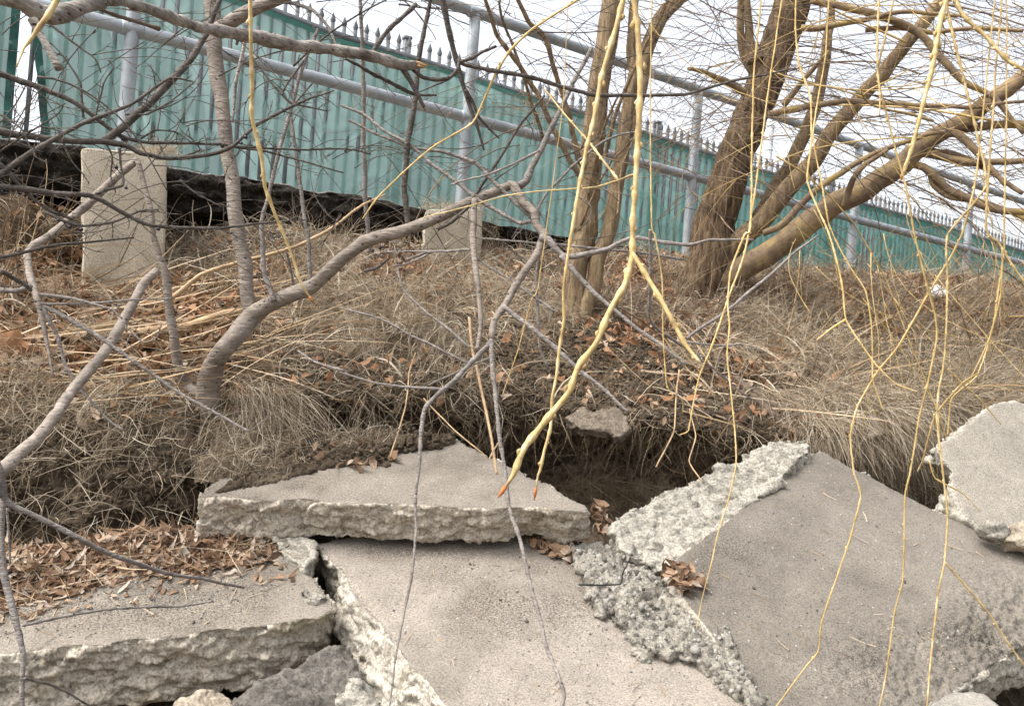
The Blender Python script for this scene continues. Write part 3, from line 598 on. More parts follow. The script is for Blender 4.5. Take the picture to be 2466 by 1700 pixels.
def picket(s):
    zt = top_z(s)+.155; zb = .5; h = (zt-.07-zb)/2; c = on_line(s, FO, zb+h)
    V = box(c, DIR, NRM, UP, .0115, .0085, h); F = [BF]
    q = on_line(s, FO, 0); V2 = []
    for z, a in ((zt-.072, .010), (zt-.05, .017), (zt, .002)):
        for x, y in ((-1, -1), (1, -1), (1, 1), (-1, 1)): p = q+DIR*x*a+NRM*y*a*.5; p = p.copy(); p[2] = z; V2.append(p)
    f2 = [[r*4+k, r*4+(k+1) % 4, r*4+4+(k+1) % 4, r*4+4+k] for r in (0, 1) for k in range(4)]+[[8, 9, 10, 11]]
    return V+V2, np.vstack([BF, np.array(f2)+8])
near = [s for s in ss if -3.2 <= s <= -3.2+GAP*99.5][:100]
for s in near: v, f = picket(s); mesh_obj('picket', v, f, M['fence_steel'], fence, smooth=False)
VV, FF = [], []
for s in ss:
    if s in near: continue
    v, f = picket(s); FF.append(f+len(VV)); VV += v
tag(mesh_obj('distant_pickets', VV, np.vstack(FF), M['fence_steel'], fence, smooth=False), kind='stuff')
for nm, dz in (('top_rail', .012), ('lower_rail', None)):
    V, F = [], []
    xs = np.arange(-4.3, 21, .4); n = len(xs)
    for s in xs:
        z = top_z(s)+dz if dz is not None else .78
        for a, b in ((-.022, -.018), (.022, -.018), (.022, .018), (-.022, .018)): V.append(on_line(s, FO+a, z+b))
    for i in range(n-1):
        for k in range(4): F.append([i*4+k, i*4+(k+1) % 4, i*4+4+(k+1) % 4, i*4+4+k])
    mesh_obj(nm, V, np.array(F), M['fence_steel'], fence, smooth=False)
for s in np.arange(1.95-2.42*2, 20, 2.42):
    zt = top_z(s)+.14; v = box(on_line(s, FO+.03, .4+(zt-.4)/2), DIR, NRM, UP, .022, .022, (zt-.4)/2)
    v2 = box(on_line(s, FO+.03, zt+.012), DIR, NRM, UP, .027, .027, .01)
    mesh_obj('fence_post', v+v2, np.vstack([BF, BF+8]), M['fence_steel'], fence, smooth=False)
def screen(name, label, left, right, folds, seed):
    ns = int((right(0)-min(left(0), left(1)))/.02)+2; nh = 56; h = np.linspace(0, 1, nh)
    V = np.zeros((nh, ns, 3))
    for a, hv in enumerate(h):
        s = np.linspace(left(hv), right(hv), ns); zt = top_z(s)-.004; z = .5+(zt-.5)*hv
        p = RAIL0+NRM*(FO-.011)+DIR*s[:, None]; p = p+0; p[:, 2] = z
        wv = .0013*np.cos((s+4.2)*2*math.pi/GAP)*(.6+.6*fbm(np.column_stack([s*1.5, z*1.5, 0*s]), 1, 2, seed))
        wv += .06*fbm(np.column_stack([s*.9+seed, z*1.1, 0*s]), 1.2, 3, seed+3)+.02*fbm(np.column_stack([s*2+z*2.5, z*2-s, 0*s]), 2.0, 3, seed+7)+.035*(1-np.abs(fbm(np.column_stack([s*1.2-z*1.1, z*1.6+s*.9, 0*s]), 1.9, 2, seed+17))*2.2).clip(0, 1)**2+.02*(1-np.abs(fbm(np.column_stack([s*.7+z*1.5, z*1.3-s*.3, 0*s]), 2.6, 2, seed+27))*2.5).clip(0, 1)**2
        for fs, slope, wd, am in folds: wv += am*np.exp(-((s-(fs+slope*(1-hv)))/wd)**2)*(1 if am > 0 else 1)
        for hb in (.2, .44, .72): wv += .006*np.exp(-((hv-hb+.01*np.sin(s*2))/.012)**2)
        wv *= np.clip((1-hv)*9, .15, 1)
        V[a] = p-NRM*(wv+.012)[:, None]
    V[0, :, 2] -= .05
    I = (np.arange(nh-1)[:, None]*ns+np.arange(ns-1)[None]).reshape(-1)
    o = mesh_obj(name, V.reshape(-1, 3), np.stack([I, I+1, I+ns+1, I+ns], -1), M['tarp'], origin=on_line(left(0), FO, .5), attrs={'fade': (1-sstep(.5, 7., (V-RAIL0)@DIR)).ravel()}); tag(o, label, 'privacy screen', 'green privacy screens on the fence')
    for nm, cols in (('hem', 'top'), ('side_hem', 'left' if seed == 1 else 'right')):
        if cols == 'top': E_ = V[-1]; d = np.array([0, 0, -.035])
        elif cols == 'left': E_ = V[:, 0]; d = DIR*.04
        else: E_ = V[:, -1]; d = -DIR*.04
        n = len(E_); W = np.concatenate([E_-NRM*.004, E_+d-NRM*.004]); i = np.arange(n-1)
        mesh_obj(nm, W, np.stack([i, i+1, i+n+1, i+n], -1), M['hem'] if cols != 'top' else M['tarp'], o, attrs={'fade': np.zeros(2*n)})
    return o
def s_at(u, v): return wall_hit(u, v, FO)[1]
le0, le1 = s_at(150, 335), s_at(52, 30)
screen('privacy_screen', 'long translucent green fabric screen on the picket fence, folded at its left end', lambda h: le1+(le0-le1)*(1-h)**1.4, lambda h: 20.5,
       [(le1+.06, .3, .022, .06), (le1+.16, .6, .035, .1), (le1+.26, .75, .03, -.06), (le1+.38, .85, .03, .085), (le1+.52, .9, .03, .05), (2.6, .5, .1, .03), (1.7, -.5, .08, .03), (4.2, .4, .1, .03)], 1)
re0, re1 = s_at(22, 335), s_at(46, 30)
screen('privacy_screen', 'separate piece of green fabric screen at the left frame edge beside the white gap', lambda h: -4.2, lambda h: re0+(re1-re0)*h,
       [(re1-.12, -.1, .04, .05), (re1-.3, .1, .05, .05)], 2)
T = Tubes(); q = wall_hit(1855, 300, 3.5)[0]; T.add([q+np.array([0, 0, z]) for z in (-1.2, -.6, 0, .04)], [.055, .055, .055, .05], 14)
for z in (-.35, -.02): T.add([q+np.array([0, 0, z+d]) for d in (-.012, -.01, .01, .012)], [.055, .062, .062, .055], 14)
tag(T.build('white_post', M['pole'], origin=q-np.array([0, 0, 1.2])), 'white post standing beyond the fence, glimpsed right of the thick willow trunk', 'post')
# ------------------------------------------------------------------ trees, shrubs and hanging branches
def limb(name, m, parent, px, r, d, sides=8, wob=.004, relief=0, node=(0, 0), spur=None, rnd=.1, cut=False, root=0.):
    """one branch as one mesh: traced pixels, half-width in sheet px, distances"""
    s = path(px, r, d, wob)
    if root:
        s = np.vstack([s[:1], s]); s[0, :3] = s[1, :3]+np.array([0, .06, -1])*root; s[0, 3] = s[1, 3]*1.25
    if node[0]: s = nodes_on(s, *node)
    T = Tubes(); T.add(s[:, :3], s[:, 3], sides, relief, random.randint(0, 99), rnd)
    if spur: spurs(T, s, **spur)
    return T.build(name, m, parent), s
SP = dict(gap=.05, lo=.02, hi=.09, rr=.0013)
def berries(s, n, parent, off=.018):
    for _ in range(n):
        p = s[random.randint(2, len(s)-2), :3]+np.array([random.uniform(-1, 1), -.3, -.7])*off*random.uniform(.4, 1); r = random.uniform(.0042, .0058)
        T = Tubes(); a = np.linspace(0, math.pi, 7); T.add([p+np.array([0, 0, r*math.cos(x)]) for x in a], r*np.sin(a)+1e-4, 8); 
        T.add([p+np.array([0, 0, r]), p+np.array([.002, .002, r+.008])], [.0006, .0006], 3); T.build('berry', M['berry'], parent)

# --- the grey young tree leaning over the slabs
gb = ground_at(505, 960)
def b3(u, v, d): return tuple(P(u, v, d))
D0 = float(gb[1])-.01
grey = empty('young_tree', tuple(gb), 'smooth grey young tree rooted in the grassy lip, main stem leaning far right', 'tree')
main = Z(4, (1405, 1140), (1400, 1000), (1430, 880), (1540, 725), (1680, 560), (1850, 455), (2100, 340))+Z(2, (25, 1735), (250, 1610), (480, 1530), (700, 1440), (880, 1350), (1000, 1290), (1150, 1240))
limb('trunk', M['grey_bark'], grey, main, [74, 72, 68, 62, 60, 50, 45, 43, 42, 41, 36, 34, 32, 28], [D0, D0-.02, D0-.06, D0-.12, 2.68, 2.64, 2.6, 2.56, 2.54, 2.52, 2.5, 2.49, 2.48, 2.47], 18, .007, rnd=.12, root=.1, node=(.1, .09))
limb('stem', M['grey_bark'], grey, Z(4, (1690, 570), (1665, 400), (1640, 200), (1610, 60))+Z(1, (1590, 1540), (1570, 1300), (1530, 1000), (1490, 750), (1450, 500), (1440, 300), (1425, 150), (1408, -30), (1400, -150)), [46, 45, 47, 48, 48, 48, 46, 45, 48, 50, 48, 46, 44], [2.68, 2.8], 16, .006, rnd=.1, node=(.12, .08))
limb('branch', M['grey_bark'], grey, Z(1, (1465, 190), (1520, 160), (1650, 90), (1850, 0), (2000, -60)), [48, 46, 44, 40, 36], [2.78, 2.7], 14, .003, rnd=.06)
limb('branch', M['grey_twig'], grey, Z(1, (1850, 0), (1980, 20), (2100, 60), (2200, 180), (2260, 320)), [14, 13, 12, 10, 8], [2.72, 2.66], 7, spur=SP)
limb('stem', M['grey_bark'], grey, Z(4, (1345, 1090), (1310, 1050), (1250, 1010), (1200, 880), (1170, 680), (1130, 500), (1110, 280), (1080, 170), (1068, 100), (1030, 0))+Z(1, (1000, 1400), (960, 1200), (930, 1075)), [34, 32, 32, 32, 30, 28, 27, 24, 20, 20, 19, 18, 17], [D0, D0, 2.75, 2.72, 2.7, 2.7, 2.7, 2.7, 2.7, 2.7, 2.7, 2.72, 2.72], 12, .005, rnd=.07, node=(.07, .07))
_, sb = limb('branch', M['grey_bark'], grey, Z(2, (1130, 1245), (1165, 1250), (1190, 1300), (1235, 1365), (1300, 1420), (1310, 1500), (1390, 1590))+Z(5, (1370, 10), (1320, 130), (1200, 310), (1110, 470), (1030, 580), (1012, 700)), [30, 30, 28, 28, 28, 27, 28, 28, 26, 25, 25, 22, 19], [2.47, 2.2], 12, .004, rnd=.08, node=(.06, .08))
G2 = 'grey_twig'
limb('branch', M[G2], grey, Z(5, (1012, 720), (970, 770), (880, 860), (780, 970), (690, 1040), (590, 1140), (560, 1190), (545, 1330), (525, 1590))+Z(8, (500, 200), (500, 430), (470, 750), (420, 1000), (370, 1280), (325, 1610)), [17, 17, 16, 15, 15, 14, 14, 13, 11, 10, 9, 9, 8, 7, 6], [2.2, 1.95, 1.62], 8, .003, node=(.045, .3), rnd=.12)
limb('branch', M[G2], grey, Z(5, (1012, 700), (1020, 850), (1040, 1050), (1060, 1240), (1085, 1440), (1108, 1590))+Z(8, (1130, 220), (1200, 470), (1270, 760), (1330, 980), (1390, 1200), (1480, 1440), (1500, 1520), (1475, 1630)), [17, 15, 14, 13, 13, 13, 13, 13, 13, 13, 13, 13, 13, 14], [2.2, 1.95, 1.62], 8, .003, node=(.045, .28), rnd=.12)
limb('branch', M[G2], grey, Z(5, (1100, 480), (1180, 550), (1300, 640), (1500, 810), (1620, 920), (1780, 1040), (1930, 1190)), [15, 15, 15, 14, 13, 11, 8], [2.24, 2.1], 8, .003, node=(.05, .2))
limb('branch', M[G2], grey, Z(5, (1340, 10), (1395, 30), (1440, 90), (1500, 145), (1580, 140), (1800, 95), (1960, 20))+Z(6, (60, 65), (200, 35), (500, 35)), [24, 22, 20, 18, 18, 16, 14, 12, 10, 7], [2.35, 2.25], 9, .003, node=(.05, .2))
limb('branch', M[G2], grey, Z(5, (1480, 140), (1560, 240), (1700, 390), (1850, 510), (2000, 640), (2150, 740), (2315, 880)), [17, 16, 15, 13, 12, 11, 9], [2.32, 2.2], 8, .003, node=(.05, .2))
limb('branch', M[G2], grey, Z(2, (1200, 1250), (1250, 1215), (1290, 1110), (1340, 1020), (1400, 900), (1450, 800), (1560, 560), (1690, 330)), [28, 24, 22, 19, 17, 16, 15, 14], [2.47, 2.6], 8, .003, node=(.06, .15), spur=SP)
limb('branch', M['grey_bark'], grey, Z(2, (895, 1345), (892, 1420), (885, 1590))+Z(5, (905, 200), (930, 450), (942, 620), (932, 780)), [20, 22, 22, 20, 17, 15, 14], [2.46, 2.3], 9, .003, node=(.06, .12))
for px, r, d in (((4, (1840, 440), (1780, 250), (1750, 0)), [17, 16, 15], 2.6), ((4, (2090, 320), (2070, 0)), [13, 12], 2.6)):
    e = px[1:]; reg = px[0]
    up = Z(1, (1755, 1500), (1830, 1230), (1900, 930), (1970, 680), (2050, 400), (2130, 195)) if r[0] == 17 else Z(1, (2055, 1520), (2000, 1100), (1950, 800))
    limb('shoot', M[G2], grey, Z(reg, *e)+up, r+[13]*(len(up)-1)+[10], [d, 2.7], 8, .004, node=(.05, .2), spur=dict(gap=.09, lo=.05, hi=.2, rr=.0014, up=.5))
limb('shoot', M['thorn_twig'], grey, Z(2, (450, 1510), (445, 1450), (430, 1250), (450, 1000), (490, 750), (520, 500), (560, 200), (612, -30)), [19, 18, 18, 18, 17, 15, 14, 12], [2.52, 2.5], 8, .004, node=(.04, .2), spur=dict(gap=.14, lo=.04, hi=.12, rr=.0016))
limb('shoot', M['thorn_twig'], grey, Z(4, (1985, 385), (1950, 240), (1920, 120)), [9, 7, 6], 2.62, 6)
limb('twig', M[G2], grey, Z(5, (1335, 120), (1325, 300), (1325, 500), (1330, 700), (1345, 800), (1395, 890)), [10, 9, 8, 8, 7, 6], [2.38, 2.3], 7, node=(.02, .5))
for z in [(2, (0, 705), (150, 760), (300, 880), (470, 980), (600, 1090), (760, 1210), (930, 1340), (1100, 1450), (1200, 1500), (1290, 1490)), (2, (50, 800), (250, 900), (470, 990), (700, 1030), (900, 1090), (1020, 1220), (1150, 1340), (1280, 1470))]:
    limb('branch', M[G2], grey, Z(z[0], *z[1:]), [9, 14], [2.56, 2.44], 7, node=(.05, .2), spur=dict(gap=.1, lo=.04, hi=.16, rr=.0013))
for z in [(2, (1370, 640), (1200, 850), (1050, 1080), (900, 1300), (850, 1390), (760, 1480), (650, 1530)), (5, (330, 150), (250, 220), (170, 240))]:
    limb('branch', M['thorn_twig'], grey, Z(z[0], *z[1:]), [9, 13], [2.5, 2.46], 7, spur=dict(gap=.1, lo=.03, hi=.1, rr=.0013))
for z in [(5, (0, 490), (300, 580), (600, 740), (880, 880)), (5, (360, 180), (420, 360), (600, 540), (870, 760)), (5, (0, 920), (250, 1000), (500, 1030), (700, 1025)), (5, (900, 20), (1200, 50), (1700, 95), (2315, 170)), (5, (900, 150), (1150, 310), (1440, 515)), (5, (300, 110), (600, 120), (870, 100)), (5, (440, 180), (560, 130), (610, 125), (440, 205), (380, 220)), (5, (600, 1010), (830, 900), (1000, 820)), (2, (740, 1250), (950, 1190), (1180, 1090), (1340, 1010)), (4, (2000, 770), (2100, 840), (2315, 920))]:
    limb('twig', M[G2], grey, Z(z[0], *z[1:]), [6, 9] if z[1][0] < z[-1][0] else [9, 5], [2.42, 2.3], 6, node=(.035, .3), spur=dict(gap=.1, lo=.02, hi=.07, rr=.001, kids=1))
s = path(Z(5, (200, 110), (290, 70)), [3, 3], 2.5); berries(s, 4, grey, .008)

# --- thorny berry shrub reaching in from the left edge
sh = empty('berry_shrub', tuple(P(-60, 900, 2.3)), 'dark thorny shrub with tiny black berries spreading its crooked twigs in from the left edge', 'shrub')
TT = 'thorn_twig'; SB = dict(gap=.032, lo=.025, hi=.12, rr=.00125, kids=3)
tr = [(Z(1, (-90, 480), (0, 500), (300, 600), (550, 720), (780, 890), (860, 950)), [22, 12], [2.2, 2.35]),
 (Z(1, (-120, 860), (0, 880), (250, 930), (500, 955), (700, 960), (850, 980), (950, 1030), (1150, 1070), (1400, 1050), (1570, 990), (1720, 850), (1930, 720), (2080, 660), (2250, 600)), [26, 25, 22, 20, 20, 18, 16, 15, 13, 12, 11, 10, 7, 5], [2.15, 2.5]),
 (Z(1, (690, 955), (740, 920), (850, 840), (1000, 700), (1150, 550), (1280, 400), (1380, 240), (1410, 150), (1470, 0), (1500, -80)), [22, 24, 24, 24, 24, 21, 18, 17, 16, 15], [2.3, 2.55]),
 (Z(1, (-60, 1220), (0, 1180), (200, 1040), (420, 900), (640, 800), (880, 690), (1140, 520), (1300, 560)), [22, 20, 17, 15, 13, 11, 9, 5], [2.1, 2.4]),
 (Z(1, (800, 905), (850, 930), (1000, 955), (1450, 975), (1900, 1000), (2315, 1010), (2500, 1040)), [12, 5], [2.32, 2.6]),
 (Z(1, (-60, 1240), (0, 1250), (350, 1295), (600, 1320), (800, 1420), (1000, 1500), (1200, 1530), (1500, 1530), (1900, 1480), (1990, 1440)), [21, 6], [2.1, 2.45]),
 (Z(1, (300, 1430), (550, 1520), (750, 1490), (950, 1420), (1060, 1410)), [11, 6], [2.25, 2.3]),
 (Z(1, (-60, 1060), (0, 1110), (200, 1320), (350, 1420), (500, 1480)), [16, 7], [2.1, 2.2]),
 (Z(1, (600, 1330), (700, 1280), (820, 1250), (810, 1100), (800, 1000)), [10, 7], [2.25, 2.32]),
 (Z(1, (1200, 1210), (1300, 1290), (1500, 1400)), [8, 4], 2.4), (Z(1, (640, 800), (700, 560), (770, 450), (720, 390)), [7, 4], 2.3),
 (Z(1, (560, 780), (545, 560), (440, 390), (360, 300)), [9, 5], 2.3), (Z(1, (850, 770), (1000, 765), (1200, 640), (1310, 540)), [8, 4], 2.35),
 (Z(1, (940, 930), (1040, 880), (1170, 890), (1270, 960)), [7, 4], 2.36), (Z(1, (430, 960), (480, 1080), (560, 1180)), [8, 4], 2.25),
 (Z(1, (0, 760), (150, 870), (230, 1040), (320, 1090)), [8, 4], 2.1), (Z(1, (330, 160), (500, 290), (640, 390), (680, 490)), [9, 5], 2.4),
 (Z(4, (-40, 160), (50, 150), (400, 70), (900, 10)), [13, 6], [2.2, 2.4]), (Z(4, (0, 250), (180, 350), (210, 380)), [16, 12], [2.1, 2.2]),
 (Z(1, (700, 950), (750, 1050), (740, 1180), (770, 1300)), [7, 4], 2.3), (Z(1, (2040, 410), (1900, 620), (1970, 700), (2100, 560)), [8, 5], 2.5), (Z(1, (1700, 400), (1850, 590), (1960, 700), (2200, 740)), [8, 5], 2.52), (Z(1, (1570, 1000), (1800, 1030), (2100, 1100), (2315, 1160)), [8, 5], 2.5), (Z(1, (1150, 1070), (1350, 1010), (1270, 920)), [8, 5], 2.45)]
for px, r, d in tr:
    _, s = limb('branch', M[TT], sh, px, r, d, 7, .005, node=(.05, .15), spur=SB, rnd=.1)
    if len(px) > 4: berries(s, 3, sh)

# --- long cut branch rising from the lower left corner
lb = empty('shrub_branch', tuple(P(-120, 1240, 1.55)), 'long grey branch rising diagonally from the left edge to a cut end', 'branch')
limb('stem', M['grey_bark'], lb, Z(4, (-180, 1740), (0, 1580), (100, 1500), (280, 1330), (450, 1110), (600, 920), (760, 690), (880, 500), (960, 340), (1060, 235)), [46, 45, 42, 38, 34, 33, 31, 29, 28, 28], [1.5, 1.6, 1.7, 1.85, 2.05, 2.25, 2.4, 2.5, 2.58, 2.62], 14, .004, node=(.07, .12), rnd=.09)
limb('branch', M[G2], lb, Z(4, (-30, 1540), (10, 1620))+Z(7, (15, 100), (30, 190), (90, 245), (250, 320), (500, 440), (800, 590), (1100, 690), (1350, 730), (1640, 800)), [30, 28, 26, 22, 18, 17, 16, 15, 13, 11, 8], [1.55, 1.62, 1.9], 10, .003, node=(.05, .2), spur=dict(gap=.12, lo=.01, hi=.03, rr=.0014, kids=0))
limb('branch', M[G2], lb, Z(7, (30, 190), (8, 330), (10, 520), (30, 700), (80, 900), (130, 1100), (158, 1250), (155, 1420), (150, 1640)), [22, 22, 22, 23, 22, 19, 17, 15, 14], [1.6, 1.5], 10, .003, node=(.05, .2), spur=dict(gap=.09, lo=.01, hi=.03, rr=.0014, kids=0))
for z in [(7, (150, 1045), (350, 1005), (550, 970), (840, 930), (1200, 905), (1430, 885)), (7, (160, 1400), (300, 1440), (450, 1500), (620, 1600))]:
    limb('twig', M[G2], lb, Z(z[0], *z[1:]), [9, 6], [1.5, 1.75], 7, node=(.03, .5))
limb('twig', M[G2], lb, Z(7, (45, 260), (60, 450), (75, 640)), [9, 7], 1.65, 6)

# --- pale cut stick with a drooping fork, left
pb = empty('pale_branch', tuple(P(10, 700, 2.2)), 'pale lilac grey branch with a cut upper end crossing the tall footing', 'branch')
limb('stem', M['grey_bark'], pb, Z(1, (925, 1075), (800, 1180), (700, 1270), (500, 1450), (330, 1590))+Z(4, (230, 70), (185, 130), (200, 250), (240, 420), (290, 620), (330, 800), (360, 960)), [24, 25, 26, 26, 27, 27, 24, 23, 22, 15, 11, 7], [2.75, 2.55, 2.3, 2.2], 11, .003, node=(.07, .1))
for z, r in [((4, (-60, 355), (0, 370), (120, 375), (205, 345)), [18, 15]), ((4, (300, 480), (600, 650), (900, 850), (1200, 1060), (1450, 1200), (1680, 1320)), [15, 7]), ((4, (270, 400), (500, 430), (750, 500), (820, 560)), [13, 6]), ((4, (300, 500), (380, 680), (450, 900), (560, 1060), (720, 1240), (840, 1320)), [13, 6]), ((4, (270, 460), (600, 465), (900, 440), (1130, 430)), [9, 5]), ((4, (840, 610), (960, 720), (1050, 690), (1080, 600)), [6, 4])]:
    limb('branch', M[G2], pb, Z(z[0], *z[1:]), r, [2.25, 2.2], 7, .003, node=(.04, .2), spur=dict(gap=.1, lo=.03, hi=.1, rr=.0012, kids=1))

# --- broken scaly branch across the top left
fb = empty('broken_branch', tuple(P(150, -40, 1.0)), 'thick scaly branch crossing the top left with a freshly snapped tan end', 'branch')
limb('stem', M['lichen_bark'], fb, Z(1, (-150, -60), (130, 10), (230, 80), (330, 100), (500, 50), (700, -5)), [40, 52, 58, 60, 56, 50], [.95, 1.1], 16, .006, rnd=.16, node=(.06, .12))
_, s = limb('branch', M['lichen_bark'], fb, Z(1, (690, -8), (900, 25), (1150, 110), (1350, 185), (1600, 232), (1750, 255), (1850, 285), (2000, 315), (2315, 350))+Z(2, (250, 395), (330, 415), (430, 440), (500, 438)), [42, 36, 35, 36, 38, 42, 40, 38, 34, 33, 33, 36, 30], [1.1, 1.6, 1.9], 14, .004, rnd=.22, node=(.08, .16), spur=dict(gap=.09, lo=.01, hi=.03, rr=.004, kids=0))
T = Tubes(); e = P(*Z(2, (495, 436))[0], 1.9)
for k in range(11):
    o = rvec()*np.array([.002, .006, .006]); T.add([e+o-np.array([.01, 0, 0]), e+o+np.array([.012, 0, 0]), e+o+np.array([random.uniform(.018, .036), 0, random.uniform(-.004, .004)])], [.004, .0034, .0005], 5)
T.build('snapped_end', M['wood_raw'], fb)
limb('branch', M['lichen_bark'], fb, Z(1, (230, 140), (265, 220), (320, 310), (370, 400), (405, 460)), [34, 24, 24, 25, 30], [1.0, 1.0], 11, .002)
limb('twig', M['withe'], fb, Z(1, (390, -20), (330, 90), (250, 200), (190, 285), (160, 320), (110, 450)), [20, 18, 15, 12, 8, 6], [.95, .92], 8, .001, node=(.03, .3))
limb('twig', M['brown_stick'], fb, Z(1, (670, 60), (800, 110), (950, 160), (1080, 205)), [11, 11, 12, 15], [1.12, 1.2], 8, node=(.03, .2))
limb('branch', M['thorn_twig'], fb, Z(2, (400, 445), (450, 510), (500, 600), (560, 725)), [20, 17, 14, 11], [1.88, 1.9], 8, node=(.02, .25))
limb('branch', M['thorn_twig'], fb, Z(2, (200, 380), (260, 280), (330, 190), (420, 110), (510, 20)), [18, 15, 14, 14, 15], [1.84, 1.85], 8, .003, node=(.03, .3), spur=dict(gap=.06, lo=.02, hi=.06, rr=.0012))
limb('twig', M['thorn_twig'], fb, Z(2, (30, 400), (120, 450), (200, 500), (350, 580), (500, 630), (650, 640)), [8, 10, 12, 12, 10, 6], [1.82, 1.95], 7, node=(.025, .35), spur=dict(gap=.08, lo=.01, hi=.03, rr=.0012))
limb('twig', M['thorn_twig'], fb, Z(2, (470, 465), (550, 530), (640, 548), (720, 535), (775, 480), (800, 400)), [10, 11, 12, 11, 9, 6], [1.9, 1.95], 7, node=(.02, .35))

# --- thin saplings and drooping grey branches in the middle
def solo(name, label, cat, m, px, r, d, sides=8, group=None, sp=None, node=(.05, .2), extra=(), wob=.004):
    r0 = empty(name, tuple(P(px[0][0], px[0][1], np.atleast_1d(d)[0])), label, cat, group)
    limb('stem', m, r0, px, r, d, sides, wob, node=node, spur=sp)
    for z, rr, dd in extra: limb('twig', m, r0, Z(z[0], *z[1:]), rr, dd, 7, .003, node=node, spur=sp)
    return r0
SQ = dict(gap=.12, lo=.04, hi=.16, rr=.0013, kids=2)
solo('sapling', 'straight thin bare sapling crossing the green screen between grey stem and second footing', 'sapling', M[G2], Z(2, (200, 1700), (190, 1590), (160, 1200), (150, 700), (150, 300), (130, -30)), [14, 14, 14, 13, 12, 11], [3.5, 3.3], 8, sp=SQ)
solo('hanging_branch', 'dark forked branch hanging from the top edge over the second railing post', 'branch', M[TT], Z(2, (672, -60), (690, 0), (740, 250), (785, 420), (830, 600), (870, 740), (910, 850), (960, 1020)), [22, 20, 18, 17, 15, 13, 12, 6], [2.2, 2.3], 9, sp=SQ, extra=[
 ((2, (780, 400), (830, 430), (1000, 470), (1250, 520), (1500, 580), (1720, 640), (2000, 640), (2315, 635), (2480, 590), (2700, 530), (3060, 455)), [15, 14, 14, 14, 14, 13, 12, 10, 9, 8, 5], [2.22, 2.4]),
 ((2, (800, 415), (880, 395), (960, 350), (1045, 315)), [12, 12, 10, 10], 2.2), ((2, (835, 600), (880, 680), (930, 790), (1000, 860), (1070, 930)), [11, 10, 9, 9, 6], [2.25, 2.3]), ((2, (790, 480), (720, 540), (580, 600), (480, 640)), [8, 4], 2.25)])
solo('fallen_shoot', 'lichen spotted dead shoot hanging by the grey stem against the screen', 'branch', M['lichen_bark'], Z(1, (1645, 275), (1620, 400), (1580, 600), (1560, 830)), [13, 12, 11, 6], [2.4, 2.45], 8)
for lab, px in (('rust brown stalk curving up right of the grey trunk toward the screen', Z(4, (1150, 430), (1350, 270), (1600, 190), (1900, 110), (2150, 0))+Z(2, (0, 1490), (140, 1380), (300, 1310))),):
    solo('dead_stalk', lab, 'stalk', M['dead_wood'], px, [17, 14, 12, 12, 11, 9, 8, 6], [2.95, 3.3], 7)

# --- the two willows
wg = ground_at(1400, 765)
w1 = empty('willow_tree', tuple(wg), 'twin stemmed willow with slim brown trunks standing at the middle of the bank', 'tree', 'willows on the bank')
dw = float(wg[1])+.05
limb('trunk', M['willow_limb'], w1, Z(5, (1560, 610), (1560, 560), (1575, 400), (1590, 200), (1635, 0))+Z(2, (1640, 1560), (1660, 1300), (1705, 900), (1745, 550), (1795, 250), (1825, 0), (1850, -200)), [72, 66, 66, 70, 72, 80, 78, 74, 70, 70, 68, 66], [dw, dw+.1, dw+.1], 26, .01, relief=.07, root=.15)
limb('trunk', M['willow_limb'], w1, Z(5, (1630, 590), (1650, 480), (1690, 330), (1745, 100))+Z(2, (1800, 1560), (1855, 1250), (1920, 900), (1955, 500), (1960, 200), (1980, -100)), [54, 54, 52, 50, 48, 50, 46, 34, 30, 26], [dw, dw+.12], 22, .01, relief=.05, root=.12)
limb('limb', M['willow_limb'], w1, Z(2, (1920, 900), (1990, 700), (2060, 350), (2150, 130), (2290, -40), (2400, -200)), [44, 44, 46, 48, 46, 42], [dw+.08, dw+.2], 20, .008, relief=.05)
for px, r in (((1640, 1230), (1600, 1180), (1450, 900), (1330, 650), (1200, 450), (1050, 220), (960, -30)), [19, 18, 17, 16, 16, 14, 12]), (((1640, 1130), (1590, 1050), (1560, 900), (1500, 650), (1430, 450), (1370, 250), (1270, 150), (1190, 0), (1150, -80)), [20, 19, 18, 17, 16, 17, 15, 13, 12]), (((1640, 1420), (1700, 1100), (1800, 800), (1870, 640)), [12, 7]), (((1360, 930), (1300, 740), (1230, 500), (1100, 150), (1060, 0)), [13, 8]), (((1780, 1060), (1850, 760), (1990, 420), (2110, 200), (2200, 0)), [14, 8]), (((2000, 870), (1890, 1120), (1860, 1440)), [8, 6]), (((1580, 1590), (1690, 1320), (1820, 1090), (1970, 930)), [9, 5]):
    limb('branch', M['willow_limb'], w1, Z(2, *px), r, [dw+.05, dw-.25], 9, .006, node=(.09, .1), spur=dict(gap=.14, lo=.1, hi=.34, rr=.002, kids=3, up=.1))
wg2 = ground_at(1725, 715); dw2 = float(wg2[1])+.1
w2 = empty('willow_tree', tuple(wg2), 'large furrowed willow with a thick dark leaning trunk and golden limbs sweeping right', 'tree', 'willows on the bank')
limb('trunk', M['willow_bark'], w2, Z(6, (150, 380), (170, 300), (215, 130))+Z(3, (240, 1530), (330, 1200), (430, 900), (550, 600), (650, 350), (715, 150), (790, -20), (850, -200)), [165, 148, 138, 131, 119, 113, 110, 110, 112, 110, 106], [dw2, dw2+.05, dw2+.1], 56, .01, relief=.11, root=.2)
limb('burl_shoot', M['willow_limb'], w2, Z(3, (530, 480), (500, 440), (440, 370), (415, 260), (415, 0), (420, -100)), [70, 60, 34, 26, 22, 20], [dw2+.05, dw2-.05], 14, .006)
limb('burl_shoot', M['willow_limb'], w2, Z(3, (510, 420), (480, 330), (470, 200), (450, -30)), [60, 42, 28, 24], [dw2+.02, dw2-.05], 14, .006)
YL = 'yellow_limb'
